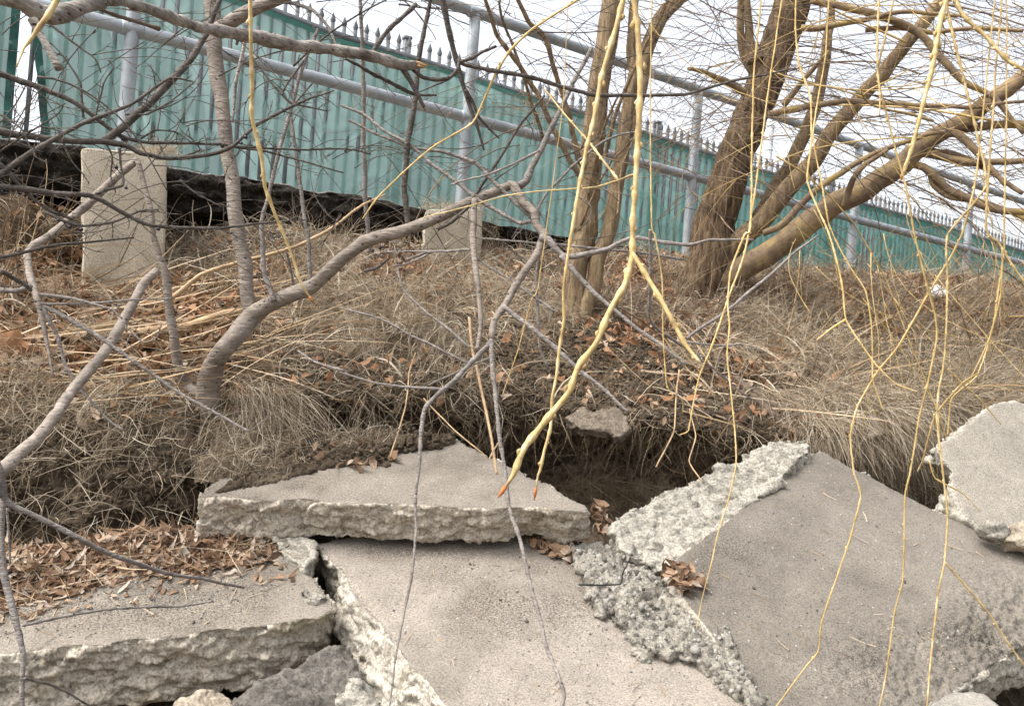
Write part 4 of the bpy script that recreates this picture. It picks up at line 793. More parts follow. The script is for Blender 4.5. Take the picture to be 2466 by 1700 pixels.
limb('limb', M['willow_limb'], w2, Z(6, (250, 280), (330, 120), (420, 20))+Z(3, (540, 1500), (700, 1300), (880, 1100), (1000, 920), (1150, 730), (1270, 600), (1400, 460), (1560, 250), (1700, 80), (1780, -20), (1850, -140)), [80, 72, 66, 62, 60, 57, 52, 50, 48, 46, 43, 40, 38, 36], [dw2, dw2-.15, dw2-.3], 24, .008, relief=.05)
_, sc_ = limb('limb', M[YL], w2, Z(6, (260, 330), (360, 250), (500, 180), (680, 70), (850, -60))+Z(3, (1000, 1400), (1200, 1295), (1350, 1200), (1500, 1100), (1650, 960), (1800, 870), (1950, 780), (2100, 670), (2250, 560), (2400, 450)), [95, 82, 78, 76, 78, 74, 70, 68, 66, 60, 54, 54, 52, 50, 46], [dw2-.02, dw2-.25, dw2-.5], 26, .008, relief=.05)
limb('limb', M['willow_limb'], w2, Z(3, (520, 1480), (610, 1330), (720, 1150), (820, 950), (900, 750), (960, 500), (1010, 150), (1030, -80)), [52, 50, 46, 42, 40, 38, 28, 22], [dw2+.1, dw2+.35], 18, .008, relief=.04)
BR = [((560, 1570), (700, 1500), (900, 1290), (1100, 1150), (1300, 1040), (1600, 930), (1850, 860)), [22, 24, 22, 20, 18, 15, 12], ((600, 770), (850, 715), (1100, 680), (1500, 700), (1900, 720), (2315, 690)), [24, 22, 19, 16, 14, 10], ((880, 10), (1300, 90), (1600, 220), (1750, 380), (1900, 540), (2100, 650), (2315, 900)), [22, 24, 24, 23, 21, 18, 14],
 ((1550, 1060), (1700, 930), (1850, 890), (1950, 970), (2050, 1090), (2200, 1250)), [26, 28, 28, 25, 20, 14], ((1530, 1040), (1650, 1030), (1800, 1060), (2000, 1100), (2150, 1080), (2400, 1080)), [26, 26, 25, 23, 22, 18], ((1560, 1100), (1640, 1120), (1700, 1180), (1850, 1290), (2100, 1400), (2400, 1430)), [27, 26, 26, 25, 24, 20], ((1700, 1010), (1900, 1050), (2080, 1150), (2315, 1300)), [18, 15], ((1680, 1150), (1720, 1250), (1830, 1320), (2050, 1360), (2400, 1500)), [20, 15],
 ((1800, 870), (2000, 850), (2200, 830), (2400, 840)), [30, 24], ((820, 190), (1000, 180), (1200, 140), (1500, 90), (1900, 110)), [22, 10], ((1250, 200), (1500, 190), (1700, 220), (2000, 190), (2315, 210)), [18, 12], ((440, 620), (330, 560), (180, 490), (60, 465)), [26, 12], ((700, 700), (850, 520), (1000, 350)), [22, 12], ((1100, 1390), (1160, 1220), (1250, 1100), (1400, 1010)), [24, 12]]
crown_src = []
for px, r in zip(BR[::2], BR[1::2]):
    _, s = limb('branch', M[YL], w2, Z(3, *px), r, [dw2-.3, dw2-.5], 10, .006, node=(.1, .08), rnd=.08); crown_src.append(s)
crown_src.append(sc_[len(sc_)//2:])
# fine twigs of the crown: long, mostly sideways, drooping with their own weight
def fine(parent, name, n, u0, u1, v0, v1, d0, d1, seed, ln=(.5, 1.6), slope=(-.25, .35), mat_='crown_twig', r=(.0012, .0034), kids=4):
    rs = np.random.default_rng(seed); T = Tubes()
    for _ in range(n):
        u, v, d = rs.uniform(u0, u1), rs.uniform(v0, v1), rs.uniform(d0, d1); p = P(u, v, d)
        a = rs.uniform(*slope)+(math.pi if rs.random() < .35 else 0); dv = np.array([math.cos(a), rs.normal()*.25, math.sin(a)]); L = rs.uniform(*ln)
        m = 12; pts = [p]; c = rs.normal(size=3)*np.array([.05, .05, .06])+np.array([0, 0, -.035])
        for k in range(m): dv = dv+c+rs.normal(size=3)*.045; dv /= np.linalg.norm(dv); pts.append(pts[-1]+dv*L/m)
        r0 = rs.uniform(*r)*(1 if rs.random() < .85 else 1.7); T.add(pts, np.linspace(r0, r0*.45, m+1), 5)
        for k in range(rs.integers(1, kids+1)):
            i = rs.integers(2, m); d2 = (pts[i]-pts[i-1])/L*m+rs.normal(size=3)*.45; d2 /= np.linalg.norm(d2); l2 = L*rs.uniform(.15, .5); q = [pts[i]]
            for j in range(6): d2 = d2+rs.normal(size=3)*.09+np.array([0, 0, -.04]); d2 /= np.linalg.norm(d2); q.append(q[-1]+d2*l2/6)
            T.add(q, np.linspace(r0*.6, r0*.3, 7), 4)
    return T.build(name, M[mat_], parent)
tag(fine(w2, 'crown_twigs', 300, 1700, 2750, -160, 440, 3.6, 5.6, 3, r=(.0011, .0032)), kind='stuff')
tag(fine(w2, 'golden_twigs', 50, 1850, 2700, -100, 420, 3.2, 4.6, 4, (.6, 1.8), (-.5, .1), 'withe_thin', (.0016, .0042), 3), kind='stuff')
tag(fine(w2, 'lower_twigs', 46, 1950, 2650, 380, 640, 3.8, 5.2, 5, (.4, 1.1), (-.5, .4), 'crown_twig', (.001, .0026), 4), kind='stuff')
tag(fine(w1, 'crown_twigs', 110, 1180, 1900, -120, 330, 3.6, 5.0, 6, (.3, 1.0), (-.6, .7), 'crown_twig', (.001, .0024), 5), kind='stuff')
tag(fine(w1, 'lower_twigs', 26, 1420, 1800, 150, 520, 3.4, 4.4, 16, (.3, .9), (-1.2, .9), 'crown_twig', (.001, .0026), 4), kind='stuff')

tag(fine(sh, 'fine_twigs', 75, -80, 900, -40, 560, 2.0, 2.9, 26, (.12, .5), (-.6, 1.0), 'thorn_twig', (.0009, .0019), 5), kind='stuff')
tag(fine(grey, 'fine_twigs', 60, 700, 1650, -60, 620, 2.3, 2.9, 27, (.15, .55), (-1.0, .9), 'thorn_twig', (.0008, .0018), 5), kind='stuff')
tag(fine(w2, 'drooping_twigs', 40, 1900, 2600, 420, 900, 2.6, 4.2, 28, (.3, .9), (-1.6, -.7), 'withe_thin', (.0009, .002), 3), kind='stuff')

# --- yellow willow withes hanging into the picture, each a branch of its own
GW = 'hanging yellow willow withes'
def withe(label, px, r, d, m='withe', extra=(), gap=.04, amt=.45, buds=True):
    r = [x*(.78 if r[0] > 15 else .62) for x in r]
    r0 = empty('willow_withe', tuple(P(px[0][0], px[0][1], np.atleast_1d(d)[0])), label, 'withe', GW)
    for k, (q, rr, dd) in enumerate([(px, r, d)]+[(Z(z[0], *z[1:]), a, b) for z, a, b in extra]):
        s = nodes_on(path(q, rr if k == 0 else [x*.78 for x in rr], dd, .0012), gap, amt); T = Tubes(); T.add(s[:, :3], s[:, 3], 9 if r[0] > 15 else 6, rnd=.06)
        if buds:
            L = np.concatenate([[0], np.cumsum(np.linalg.norm(np.diff(s[:, :3], axis=0), axis=1))]); a = .02; sg = 1
            while a < L[-1]-.01:
                i = max(1, int(np.searchsorted(L, a))); t = s[i, :3]-s[i-1, :3]; t /= np.linalg.norm(t)+1e-9; R_ = np.interp(a, L, s[:, 3]); x = np.cross(t, [0, 1, 0]); x /= np.linalg.norm(x)+1e-9
                o = s[i, :3]+x*sg*R_*.8; T.add([o-t*R_*.6, o+x*sg*R_*.35+t*R_*.4, o+x*sg*R_*.3+t*R_*1.8], [R_*.45, R_*.85, R_*.15], 5); sg = -sg; a += gap*random.uniform(.7, 1.4)
        T.build('stem' if k == 0 else 'side_twig', M[m], r0)
        if k == 0 and r[0] > 10:
            T = Tubes(); e = s[-1, :3]; t = s[-1, :3]-s[-3, :3]; t /= np.linalg.norm(t); R_ = max(s[-1, 3], .002); T.add([e-t*.003, e+t*.006, e+t*.016], [R_*1.15, R_*1.25, .0005], 8); T.build('tip_bud', M['bud'], r0)
    return r0
withe('thickest yellow withe, hanging from the top centre, its rusty tip over the hollow', Z(2, (1968, -60), (1972, 0), (2000, 250), (2012, 550), (2002, 850), (1982, 1200), (1962, 1500))+Z(5, (1960, 130), (1910, 330), (1800, 520), (1720, 720), (1600, 880), (1530, 1060), (1400, 1220), (1240, 1420), (1170, 1590))+Z(8, (1145, 60), (1100, 125)), [24, 24, 25, 25, 24, 22, 22, 24, 24, 25, 25, 25, 25, 26, 27, 24, 18, 12], [1.3, 1.25, 1.1], extra=[((5, (1962, 130), (2000, 190), (2080, 320), (2200, 530), (2315, 740), (2416, 860)), [20, 20, 20, 20, 19, 15], [1.22, 1.15])], gap=.05)
withe('slender yellow withe just left of the thickest one, passing the twin willow trunks', Z(2, (1910, -60), (1900, 0), (1850, 200), (1750, 530), (1700, 800), (1650, 1000), (1590, 1350), (1550, 1590))+Z(5, (1530, 150), (1500, 370), (1500, 560), (1470, 750), (1450, 950), (1420, 1100), (1410, 1300), (1370, 1450), (1340, 1590))+Z(8, (1328, 40), (1312, 140)), [24, 23, 21, 20, 18, 17, 16, 15, 13, 13, 13, 13, 13, 13, 13, 13, 12, 9, 5], [1.4, 1.3, 1.25], gap=.05)
withe('yellow withe hanging at left in front of the grey upright stem', Z(1, (1680, -60), (1680, 0), (1685, 350), (1692, 550), (1690, 790), (1760, 1050), (1780, 1250), (1850, 1450), (1910, 1590))+Z(4, (1970, 170), (2020, 330), (2080, 425)), [17, 17, 16, 17, 17, 17, 16, 14, 12, 11, 10, 7], [1.5, 1.6], gap=.07, amt=.45)
withe('arching pale withe from the left footing side up to the top middle', Z(2, (150, 1470), (250, 1330), (430, 1150), (620, 990), (880, 830), (960, 680), (1040, 500), (1150, 330), (1300, 190), (1580, 10), (1750, -90)), [6, 8, 8, 9, 10, 11, 12, 12, 12, 12, 11], [2.3, 2.2], 'withe_thin')
withe('nearly level yellow withe in front of the second footing', Z(2, (560, 1460), (850, 1390), (1100, 1320), (1400, 1280), (1700, 1260), (1860, 1215), (1980, 1170)), [7, 8, 8, 8, 9, 10, 12], [1.9, 1.7], extra=[((2, (1370, 600), (1500, 760), (1660, 940), (1750, 1060), (1865, 1212)), [7, 8, 9, 10, 11], [1.9, 1.75])])
R6 = [('yellow withe bending left at its tip over the largest slab, starting by the leaning limb', Z(6, (1990, -380), (1900, 0), (1660, 420), (1560, 600), (1450, 780), (1330, 920), (1200, 1150), (1150, 1350), (1172, 1590))+Z(9, (1220, 180), (1150, 450), (1060, 720), (1000, 880), (950, 1050), (935, 1220), (860, 1320), (640, 1610)), [10, 11, 11, 11, 11, 10, 10, 10, 10, 10, 10, 9, 9, 9, 9, 8, 8], ()),
 ('straight yellow withe reaching the bottom edge, second from the right over the largest slab', Z(3, (1330, 500), (1400, 800), (1520, 1250), (1575, 1560))+Z(6, (1650, 300), (1720, 540), (1730, 700), (1680, 950), (1620, 1200), (1550, 1590))+Z(9, (1512, 180), (1510, 500), (1500, 750), (1450, 950), (1400, 1300), (1335, 1620)), [11, 11, 11, 11, 11, 11, 11, 11, 10, 10, 10, 10, 9, 9, 9, 9], ()),
 ('yellow withe forking over the largest slab, rightmost of those reaching the bottom edge', Z(3, (1790, 20), (1900, 500), (2000, 900), (2060, 1250))+Z(6, (1800, 0), (1800, 300), (1785, 800), (1742, 1050), (1730, 1250), (1768, 1590))+Z(9, (1800, 300), (1782, 620), (1742, 800), (1700, 1180), (1660, 1620)), [13, 13, 12, 11, 11, 11, 11, 11, 11, 11, 11, 10, 10, 10, 9], (((9, (1783, 625), (1900, 760), (2080, 970), (2200, 1150), (2340, 1350)), [9, 9, 8, 8, 7], [1.7, 1.65]),)),
 ('yellow withe with a short broken side twig, hanging over the right grassy bank', Z(3, (800, 420), (880, 660), (885, 950), (860, 1210), (930, 1400), (1000, 1560))+Z(6, (1060, 200), (1100, 370), (1122, 570), (1230, 740), (1330, 880), (1450, 1000), (1600, 1055)), [10, 10, 10, 10, 10, 10, 10, 10, 9, 9, 8, 7, 5], (((6, (1115, 570), (1020, 630), (920, 710)), [11, 9, 5], 2.1),)),
 ('thin withe beside the one with the broken side twig, ending in the gap', Z(3, (900, 900), (960, 1250), (1000, 1500))+Z(6, (1060, 60), (1150, 220), (1250, 380), (1290, 600), (1300, 850), (1302, 980), (1370, 1180)), [8, 8, 8, 8, 8, 8, 7, 7, 6, 5], ()),
 ('stout straight withe at the upper right, ending above the fence spears in a pale tip', Z(3, (1850, -160), (1780, 30), (1710, 400), (1660, 620), (1600, 850), (1560, 1000), (1500, 1175)), [22, 20, 18, 16, 15, 15, 14], ()),
 ('upper right withe dropping from the top edge beside the stout straight one', Z(3, (1350, -60), (1340, 0), (1330, 250), (1330, 480), (1350, 640), (1345, 780)), [13, 12, 11, 11, 10, 8], ()),
 ('withe group at far right, hanging beside the slab at the right edge', Z(6, (2180, -60), (2180, 100), (2140, 400), (2100, 650), (2000, 950), (1830, 1100), (1800, 1350)), [9, 9, 8, 8, 8, 7, 6], (((6, (2010, 930), (1900, 1000), (1720, 1210), (1640, 1500), (1600, 1590)), [7, 7, 7, 6, 5], 2.1), ((6, (1800, 900), (1900, 1000), (2010, 1100), (2160, 1275)), [7, 6, 5], 2.1), ((9, (1680, -60), (1720, 60), (1900, 160), (2020, 285)), [8, 7, 5, 3], 2.1))),
 ('long withe arching from the top edge down to the right frame edge', Z(3, (1820, -80), (1900, 100), (2060, 250), (2200, 400), (2400, 520)), [16, 16, 15, 15, 13], ()),
 ('right edge withe slanting in front of the far end of the railing', Z(6, (2060, -60), (2150, 60), (2250, 230), (2400, 430)), [12, 12, 12, 11], (((6, (2170, 90), (2160, 400), (2080, 700), (1940, 1000)), [8, 7, 7, 5], 2.1),)),
 ('withe with orange leaf scraps, hanging in front of the rough upright chunk', Z(6, (480, -60), (440, 0), (340, 250), (325, 480), (335, 620), (320, 800), (345, 1050), (370, 1300), (380, 1500))+Z(9, (375, 0), (320, 230), (260, 430), (215, 640), (150, 880), (115, 1070)), [11, 11, 9, 9, 9, 8, 8, 8, 8, 7, 7, 6, 6, 5, 4], ()),
 ('yellow withe slanting left from the thick trunk foot to the undercut hollow', Z(6, (470, -20), (410, 220), (340, 400), (280, 580), (200, 790), (130, 960), (90, 1150), (60, 1320), (0, 1345)), [10, 10, 10, 10, 9, 8, 7, 6, 4], ()),
 ('fine yellow twig hanging beside the fork of the thickest withe', Z(5, (2090, -60), (2110, 0), (2160, 300), (2170, 700), (2190, 1000), (2240, 1090)), [8, 8, 7, 7, 6, 4], ()),
 ('faint thin yellow twig in front of the bare soil below the twin willow', Z(5, (1330, 330), (1280, 440), (1190, 780), (1090, 1080)), [5, 5, 5, 4], ())]
for k, (lab, px, r, ex) in enumerate(R6):
    if px[0][1] > 0:
        u0, v0 = px[0]; sl = random.uniform(-.05, .25); px = [(u0+sl*(v0+60), -60.), (u0+sl*(v0+60)*.62+random.uniform(-12, 12), v0*.4)]+px; r = [r[0]*.75, r[0]*.85]+r
    withe(lab, px, r, [2.2, 2.0, 1.75] if len(px) > 14 else [2.2, 2.1], 'withe' if r[0] > 9 else 'withe_thin', ex, .04, .5)
for lab, px, r, d in (('grey shoot crossing the right bank from the thick trunk foot up to the fence', Z(6, (50, 700), (350, 480), (600, 280), (800, 100), (930, 0)), [10, 11, 10, 8, 6], [3.0, 3.2]),
 ('grey twig drooping past the fork of the thickest withe into a reddish tail', Z(5, (2080, -30), (2085, 150), (2080, 550), (2130, 630), (2200, 680), (2315, 760))+Z(6, (60, 790), (250, 930), (480, 1100)), [11, 11, 11, 11, 10, 9, 8, 7, 5], [2.1, 2.4]),
 ('short grey twig end left of the rusty leaf on the right bank', Z(6, (20, 720), (150, 730), (300, 738), (415, 735)), [8, 7, 7, 7], 2.5),
 ('long dark shoot climbing across both willow trunks to the upper right', Z(2, (1280, 1470), (1400, 1280), (1600, 1080), (1760, 960), (1900, 900), (2050, 880)), [8, 8, 8, 8, 7, 5], [2.9, 3.0])):
    solo('bare_twig', lab, 'twig', M[G2], px, r, d, 7, 'bare grey twigs', dict(gap=.12, lo=.03, hi=.1, rr=.0012, kids=1))
# three pale hanging roots / straws in front of the hollow
for lab, pts, r in (('dead pale stalk hanging left of the forked grey twigs', [(1000, 850), (985, 900), (975, 985), (940, 1100)], 2), ('straw coloured stalk slanting across the hollow onto the long slab', [(1020, 960), (1090, 1030), (1170, 1100)], 1.6), ('broken pale twig resting on the long slab', [(1208, 1055), (1180, 1100), (1150, 1170), (1120, 1227)], 2.2), ('pale stalk beside the drooping grey twigs, standing in the hollow', [(1130, 765), (1140, 850), (1165, 960), (1185, 1060), (1197, 1140)], 3.6), ('white rootlet hanging in front of the hollow', [(1635, 890), (1628, 960), (1622, 1040), (1580, 1125)], 2.0), ('white forked rootlet dangling left of the rough upright chunk', [(1660, 985), (1675, 1050), (1660, 1110), (1690, 1160)], 1.8)):
    s = path(pts, [r/K]*len(pts), [2.75, 2.45] if pts[-1][1] > 1000 else 2.7, .002); T = Tubes(); T.add(s[:, :3], s[:, 3], 5); 
    tag(T.build('dead_stalk', M['dead_wood'], origin=s[-1, :3]), lab, 'stalk', 'dead stalks')
# dead wood on the bank
def stick(name, label, px, r, m, lift=.02, cat='stick', group=None, wob=.004):
    d = [gdepth(u, v)-lift for u, v in px]; d = np.convolve(np.pad(d, 1, 'edge'), np.ones(3)/3, 'valid'); s = path(px, r, list(d), wob); T = Tubes(); T.add(s[:, :3], s[:, 3], 12, 0, 3, .12)
    return tag(T.build(name, M[m], origin=s[0, :3]), label, cat, group)
stick('dead_branch', 'stripped golden brown dead branch lying on the leaves behind the grey tree', Z(4, (800, 690), (950, 660), (1150, 640), (1350, 590), (1500, 540), (1620, 520)), [26, 34, 36, 34, 32, 24], 'dead_wood', .04, 'branch')
stick('brown_stick', 'smooth brown stick jutting down from the grass to the apex of the largest slab', Z(6, (370, 950), (520, 1100), (700, 1270), (850, 1365)), [18, 22, 24, 22], 'brown_stick', .06)
stick('driftwood_stick', 'bleached forked stick on the crest of the right bank below the screen', Z(6, (1320, 260), (1420, 285), (1480, 310), (1560, 330)), [14, 14, 10, 5], 'dead_wood', .05)
stick('driftwood_stick', 'bleached curved stick lying along the crest near the right frame edge', Z(6, (1440, 380), (1500, 345), (1650, 330), (1900, 345), (2050, 350)), [8, 10, 10, 9, 6], 'dead_wood', .05)
# ------------------------------------------------------------------ dry grass, roots, leaves, stalks, gravel
area = np.zeros((nr, NU)); a_ = T3[1:, :-1]-T3[:-1, :-1]; b_ = T3[:-1, 1:]-T3[:-1, :-1]; area[:-1, :-1] = np.linalg.norm(np.cross(a_, b_), axis=-1)
inside = ((GU > -350) & (GU < 2820) & (GV > 400) & (T3[..., 1] > 2.2)).astype(float)*(tt >= 2)[:, None]
def g2(u, v, su, sv): return np.exp(-((GU-u)/su)**2-((GV-v)/sv)**2)
TTm = tt[:, None]*np.ones((1, NU))
patch = sstep(-.25, .35, fbm(T3, 3.2, 3, 60)); fine_p = .35+.65*sstep(-.2, .3, fbm(T3, 9, 2, 66))
def sample(n, dens):
    w = (area*dens*inside).ravel(); w = w/w.sum(); k = RNG.choice(len(w), n, p=w); i, j = k//NU, k % NU
    a, b = RNG.random(n), RNG.random(n); i2 = np.minimum(i+1, nr-1); j2 = np.minimum(j+1, NU-1)
    p = T3[i, j]*((1-a)*(1-b))[:, None]+T3[i2, j]*(a*(1-b))[:, None]+T3[i, j2]*((1-a)*b)[:, None]+T3[i2, j2]*(a*b)[:, None]
    return p, nrm[i, j], i, j
def strands(name, p, d0, L, w, m, grav=.12, curl=.12, seg=6, seed=1, clump=None, label=None, cat=None, kind='stuff', parent=None):
    rs = np.random.default_rng(seed); n = len(p); d = d0/np.linalg.norm(d0, axis=1)[:, None]; L = np.broadcast_to(L, (n,)); w = np.broadcast_to(w, (n,))
    c = rs.normal(size=(n, 3))*curl; q = p.copy(); V = np.zeros((n, seg+1, 2, 3)); sd_ = rs.normal(size=(n, 3))
    for k in range(seg+1):
        x = np.cross(d, sd_); x /= np.linalg.norm(x, axis=1)[:, None]+1e-9; ww = (w*(1-.75*(k/seg)**2))[:, None]*.5
        V[:, k, 0] = q-x*ww; V[:, k, 1] = q+x*ww
        q = q+d*(L/seg)[:, None]; d = d+c+rs.normal(size=(n, 3))*curl*.6; d[:, 2] -= grav; d /= np.linalg.norm(d, axis=1)[:, None]
    base = (np.arange(n)*(seg+1)*2)[:, None]+np.arange(seg)[None]*2
    F = np.stack([base, base+1, base+3, base+2], -1).reshape(-1, 4)
    o = mesh_obj(name, V.reshape(-1, 3), F, m, parent); return tag(o, label, cat, None, kind)
RN = lambda n: RNG.normal(size=(n, 3))
DOWN = np.array([0, -.55, -.8])
slope = (TTm < 6.4).astype(float)
barem = 1-.93*np.exp(-(((GU-1430)/230)**2+((GV-890)/125)**2)**2)
lippy = np.exp(-((TTm-6.2)/.55)**2)
# matted straw all over the slope
dens = slope*(.12+patch)*fine_p*barem*(1-.93*sstep(4.5, 5.1, TTm)*sstep(620, 720, GU)*sstep(2000, 1880, GU))*(1-.55*g2(520, 1000, 170, 70))*(1-.5*g2(150, 760, 330, 90))
n = 20000; p, nn, i, j = sample(n, dens)
nc = 2700; cp, cn, i, j = sample(nc, dens); cid = RNG.integers(0, nc, 36000); cdir = np.stack([RNG.normal(size=nc)*.7, -.55+.35*RNG.normal(size=nc), -.35+.45*RNG.normal(size=nc)], -1)+cn*RNG.uniform(.2, 1.1, (nc, 1)); cl = RNG.uniform(.06, .27, nc)
strands('grass_tufts', cp[cid]+RN(36000)*np.array([.022, .016, .01])+cn[cid]*.003, cdir[cid]+RN(36000)*.27, cl[cid]*RNG.uniform(.6, 1.25, 36000), RNG.uniform(.0012, .003, 36000), M['straw'], .12, .055, 6, 52, None, 'small tufts of matted dry grass across the bank', 'grass')
flow = np.stack([np.sin(fbm(p, 1.7, 2, 70)*4), -.6+0*p[:, 0], -.45+0*p[:, 0]], -1)
strands('dry_grass', p+nn*.004, nn*RNG.uniform(.15, .9, n)[:, None]+flow*.8+RN(n)*.45, RNG.uniform(.05, .24, n), RNG.uniform(.0012, .0032, n), M['straw'], .1, .16, 6, 2, None, 'matted dry straw grass covering the bank slope', 'grass')
dens = slope*(.3+patch)*barem*(1-.8*sstep(4.6, 5.4, TTm)*sstep(620, 720, GU)*sstep(2000, 1880, GU)); n = 15000; p, nn, i, j = sample(n, dens)
strands('straw_bits', p+nn*RNG.uniform(.003, .03, n)[:, None], RN(n)+nn*.25, RNG.uniform(.015, .07, n), RNG.uniform(.0016, .0042, n), M['straw'], .02, .12, 3, 41, None, 'broken bits of straw and chaff scattered over the bank', 'grass')
n = 2600; p, nn, i, j = sample(n, slope*(.2+patch)*barem); strands('broad_blades', p+nn*.004, nn*.5+RN(n)*.6, RNG.uniform(.1, .3, n), RNG.uniform(.0035, .0075, n), M['straw'], .13, .14, 7, 42, None, 'wide flat dead grass blades among the finer straw', 'grass')
# combed tussocks, hanging down the slope
cs = [(1060, 800, .55, 1.2), (1010, 740, .5, 1.), (880, 830, .3, .5), (1850, 960, .4, .9), (2230, 940, .4, 1.), (2420, 880, .4, 1.), (1780, 830, .35, .8), (2120, 860, .4, 1.), (1650, 780, .3, .6), (40, 900, .4, .7), (300, 930, .35, .6), (1270, 690, .5, 1.1), (1090, 820, .4, .9), (780, 720, .5, .9), (800, 780, .45, 1.), (640, 940, .4, .8), (590, 1000, .4, .6), (1900, 820, .5, 1.2), (1960, 880, .5, 1.3), (2050, 830, .5, 1.2), (1820, 740, .5, 1.), (2100, 930, .5, 1.3), (2080, 1000, .5, 1.4), (2180, 980, .45, 1.3), (1290, 740, .45, 1.), (900, 690, .4, .9), (2250, 870, .4, 1.), (2000, 960, .45, 1.2), (1960, 1010, .4, 1.1), (2360, 900, .4, 1.), (1700, 850, .4, .9), (1130, 640, .35, .7), (540, 640, .35, .7), (700, 620, .3, .7)]
pp, dd, LL = [], [], []
for u, v, sp, k in cs:
    c = ground_at(u, v); m_ = int(560*k); q = c+RN(m_)*np.array([.075, .05, .03])*(sp+.4); pp.append(q)
    bias = RNG.normal()*.25; out = (q-c)*2.2; dd.append(np.array([bias, -.55, -.2])+out+RN(m_)*.22); LL.append(RNG.uniform(.12, .34, m_)*k**.3)
strands('grass_tussocks', np.vstack(pp), np.vstack(dd), np.concatenate(LL), RNG.uniform(.0011, .0022, sum(map(len, pp))), M['straw'], .16, .07, 7, 3, None, 'combed tussocks of long dry grass drooping over the bank lip', 'grass')
# grass and roots hanging from the lip and over the left soil face
dens = lippy*(.15+fine_p*patch)*barem*(1-.85*np.exp(-((GU-1530)/330)**4))*(1-.5*g2(850, 960, 200, 90)); n = 6500; p, nn, i, j = sample(n, dens)
strands('hanging_grass', p, np.array([0, -.5, -.35])+RN(n)*.7+nn*.3, RNG.uniform(.05, .22, n), RNG.uniform(.001, .0024, n), M['straw'], .2, .28, 7, 4, None, 'straggling dry grass hanging over the edge of the undercut bank', 'grass')
dens = ((TTm > 6.3) & (TTm < 11)).astype(float)*sstep(720, 560, GU)*(.3+patch)*fine_p+((TTm > 6.3) & (TTm < 10)).astype(float)*sstep(1850, 1950, GU)*sstep(2500, 2350, GU)*2.2
n = 13000; p, nn, i, j = sample(n, dens)
strands('face_grass', p, nn*.25+np.array([0, -.2, -.4])+RN(n)*.75, RNG.uniform(.05, .24, n), RNG.uniform(.0012, .003, n), M['straw'], .14, .17, 7, 5, None, 'tangled dry grass and rootlets trailing down the soil face', 'grass')
dens = ((TTm > 5.9) & (TTm < 10.6)).astype(float)*sstep(560, 760, GU)*sstep(2480, 2300, GU); n = 9500; p, nn, i, j = sample(n, dens)
strands('hanging_roots', p, nn*.3+RN(n)*.8+np.array([0, -.1, -.3]), RNG.uniform(.04, .26, n)*np.where(RNG.random(n) < .06, 1.5, 1), RNG.uniform(.0007, .0017, n), M['root'], .13, .34, 9, 6, None, 'fine brown roots dangling in the undercut hollow', 'roots')
dens = ((TTm > 6.9) & (TTm < 9.2)).astype(float)*sstep(1120, 1250, GU)*sstep(2300, 2150, GU); n = 2600; p, nn, i, j = sample(n, dens)
strands('cave_roots', p+np.array([0, -.012, -.01]), np.array([0, -.16, -1])+RN(n)*.28, RNG.uniform(.05, .3, n)*RNG.choice([.5, 1], n), RNG.uniform(.0008, .0019, n), M['root'], .12, .16, 10, 46, None, 'root hairs hanging like a curtain over the back wall of the hollow', 'roots')
dens = np.exp(-(((GU-1440)/260)**2+((GV-900)/130)**2)**2)*(TTm < 7); n = 2600; p, nn, i, j = sample(n, dens)
strands('soil_roots', p, nn*.35+RN(n)*.6, RNG.uniform(.02, .11, n), RNG.uniform(.0007, .0014, n), M['root'], .06, .3, 6, 7, None, 'short rootlets sticking out of the bare soil patch', 'roots')
# clods on the bare soil and along the lip
def clods(name, p, r, m, seed, label, cat, parent=None):
    rs = np.random.default_rng(seed); n = len(p); bm = bmesh.new(); bmesh.ops.create_icosphere(bm, subdivisions=1, radius=1); bv = np.array([v.co[:] for v in bm.verts]); bf = np.array([[v.index for v in f.verts] for f in bm.faces]); bm.free()
    V = bv[None]*(1+.28*rs.normal(size=(n, len(bv), 1)).clip(-1.4, 1.4))*(rs.uniform(.6, 1.3, (n, 1, 3)))*r[:, None, None]+p[:, None]
    return tag(mesh_obj(name, V.reshape(-1, 3), (bf[None]+(np.arange(n)*len(bv))[:, None, None]).reshape(-1, 3), m, parent, smooth=m is not M['gravel']), label, cat, None, 'stuff')
dens = np.exp(-(((GU-1440)/250)**2+((GV-890)/130)**2)**2)*(TTm < 7.5)+1.1*np.exp(-((TTm-5.7)/.75)**2)*sstep(620, 720, GU)*sstep(1980, 1850, GU)+.35*((TTm > 6.6) & (TTm < 9.5))
n = 15000; p, nn, i, j = sample(n, dens); clods('soil_clods', p+nn*.002, RNG.uniform(.002, .0105, n)*np.where(RNG.random(n) < .06, 2.0, 1), M['soil'], 8, 'crumbly brown soil clods on the bare patch and lip', 'soil')
# gravel under the asphalt edge
dens = (np.exp(-((GU-760)/210)**2-((GV-585)/34)**2)+.7*np.exp(-((GU-1080)/120)**2-((GV-620)/22)**2))*(TTm < 5); n = 2600; p, nn, i, j = sample(n, dens); clods('loose_gravel', p+nn*.003, RNG.uniform(.003, .011, n), M['gravel'], 9, 'loose pale gravel spilling out below the asphalt edge', 'gravel')
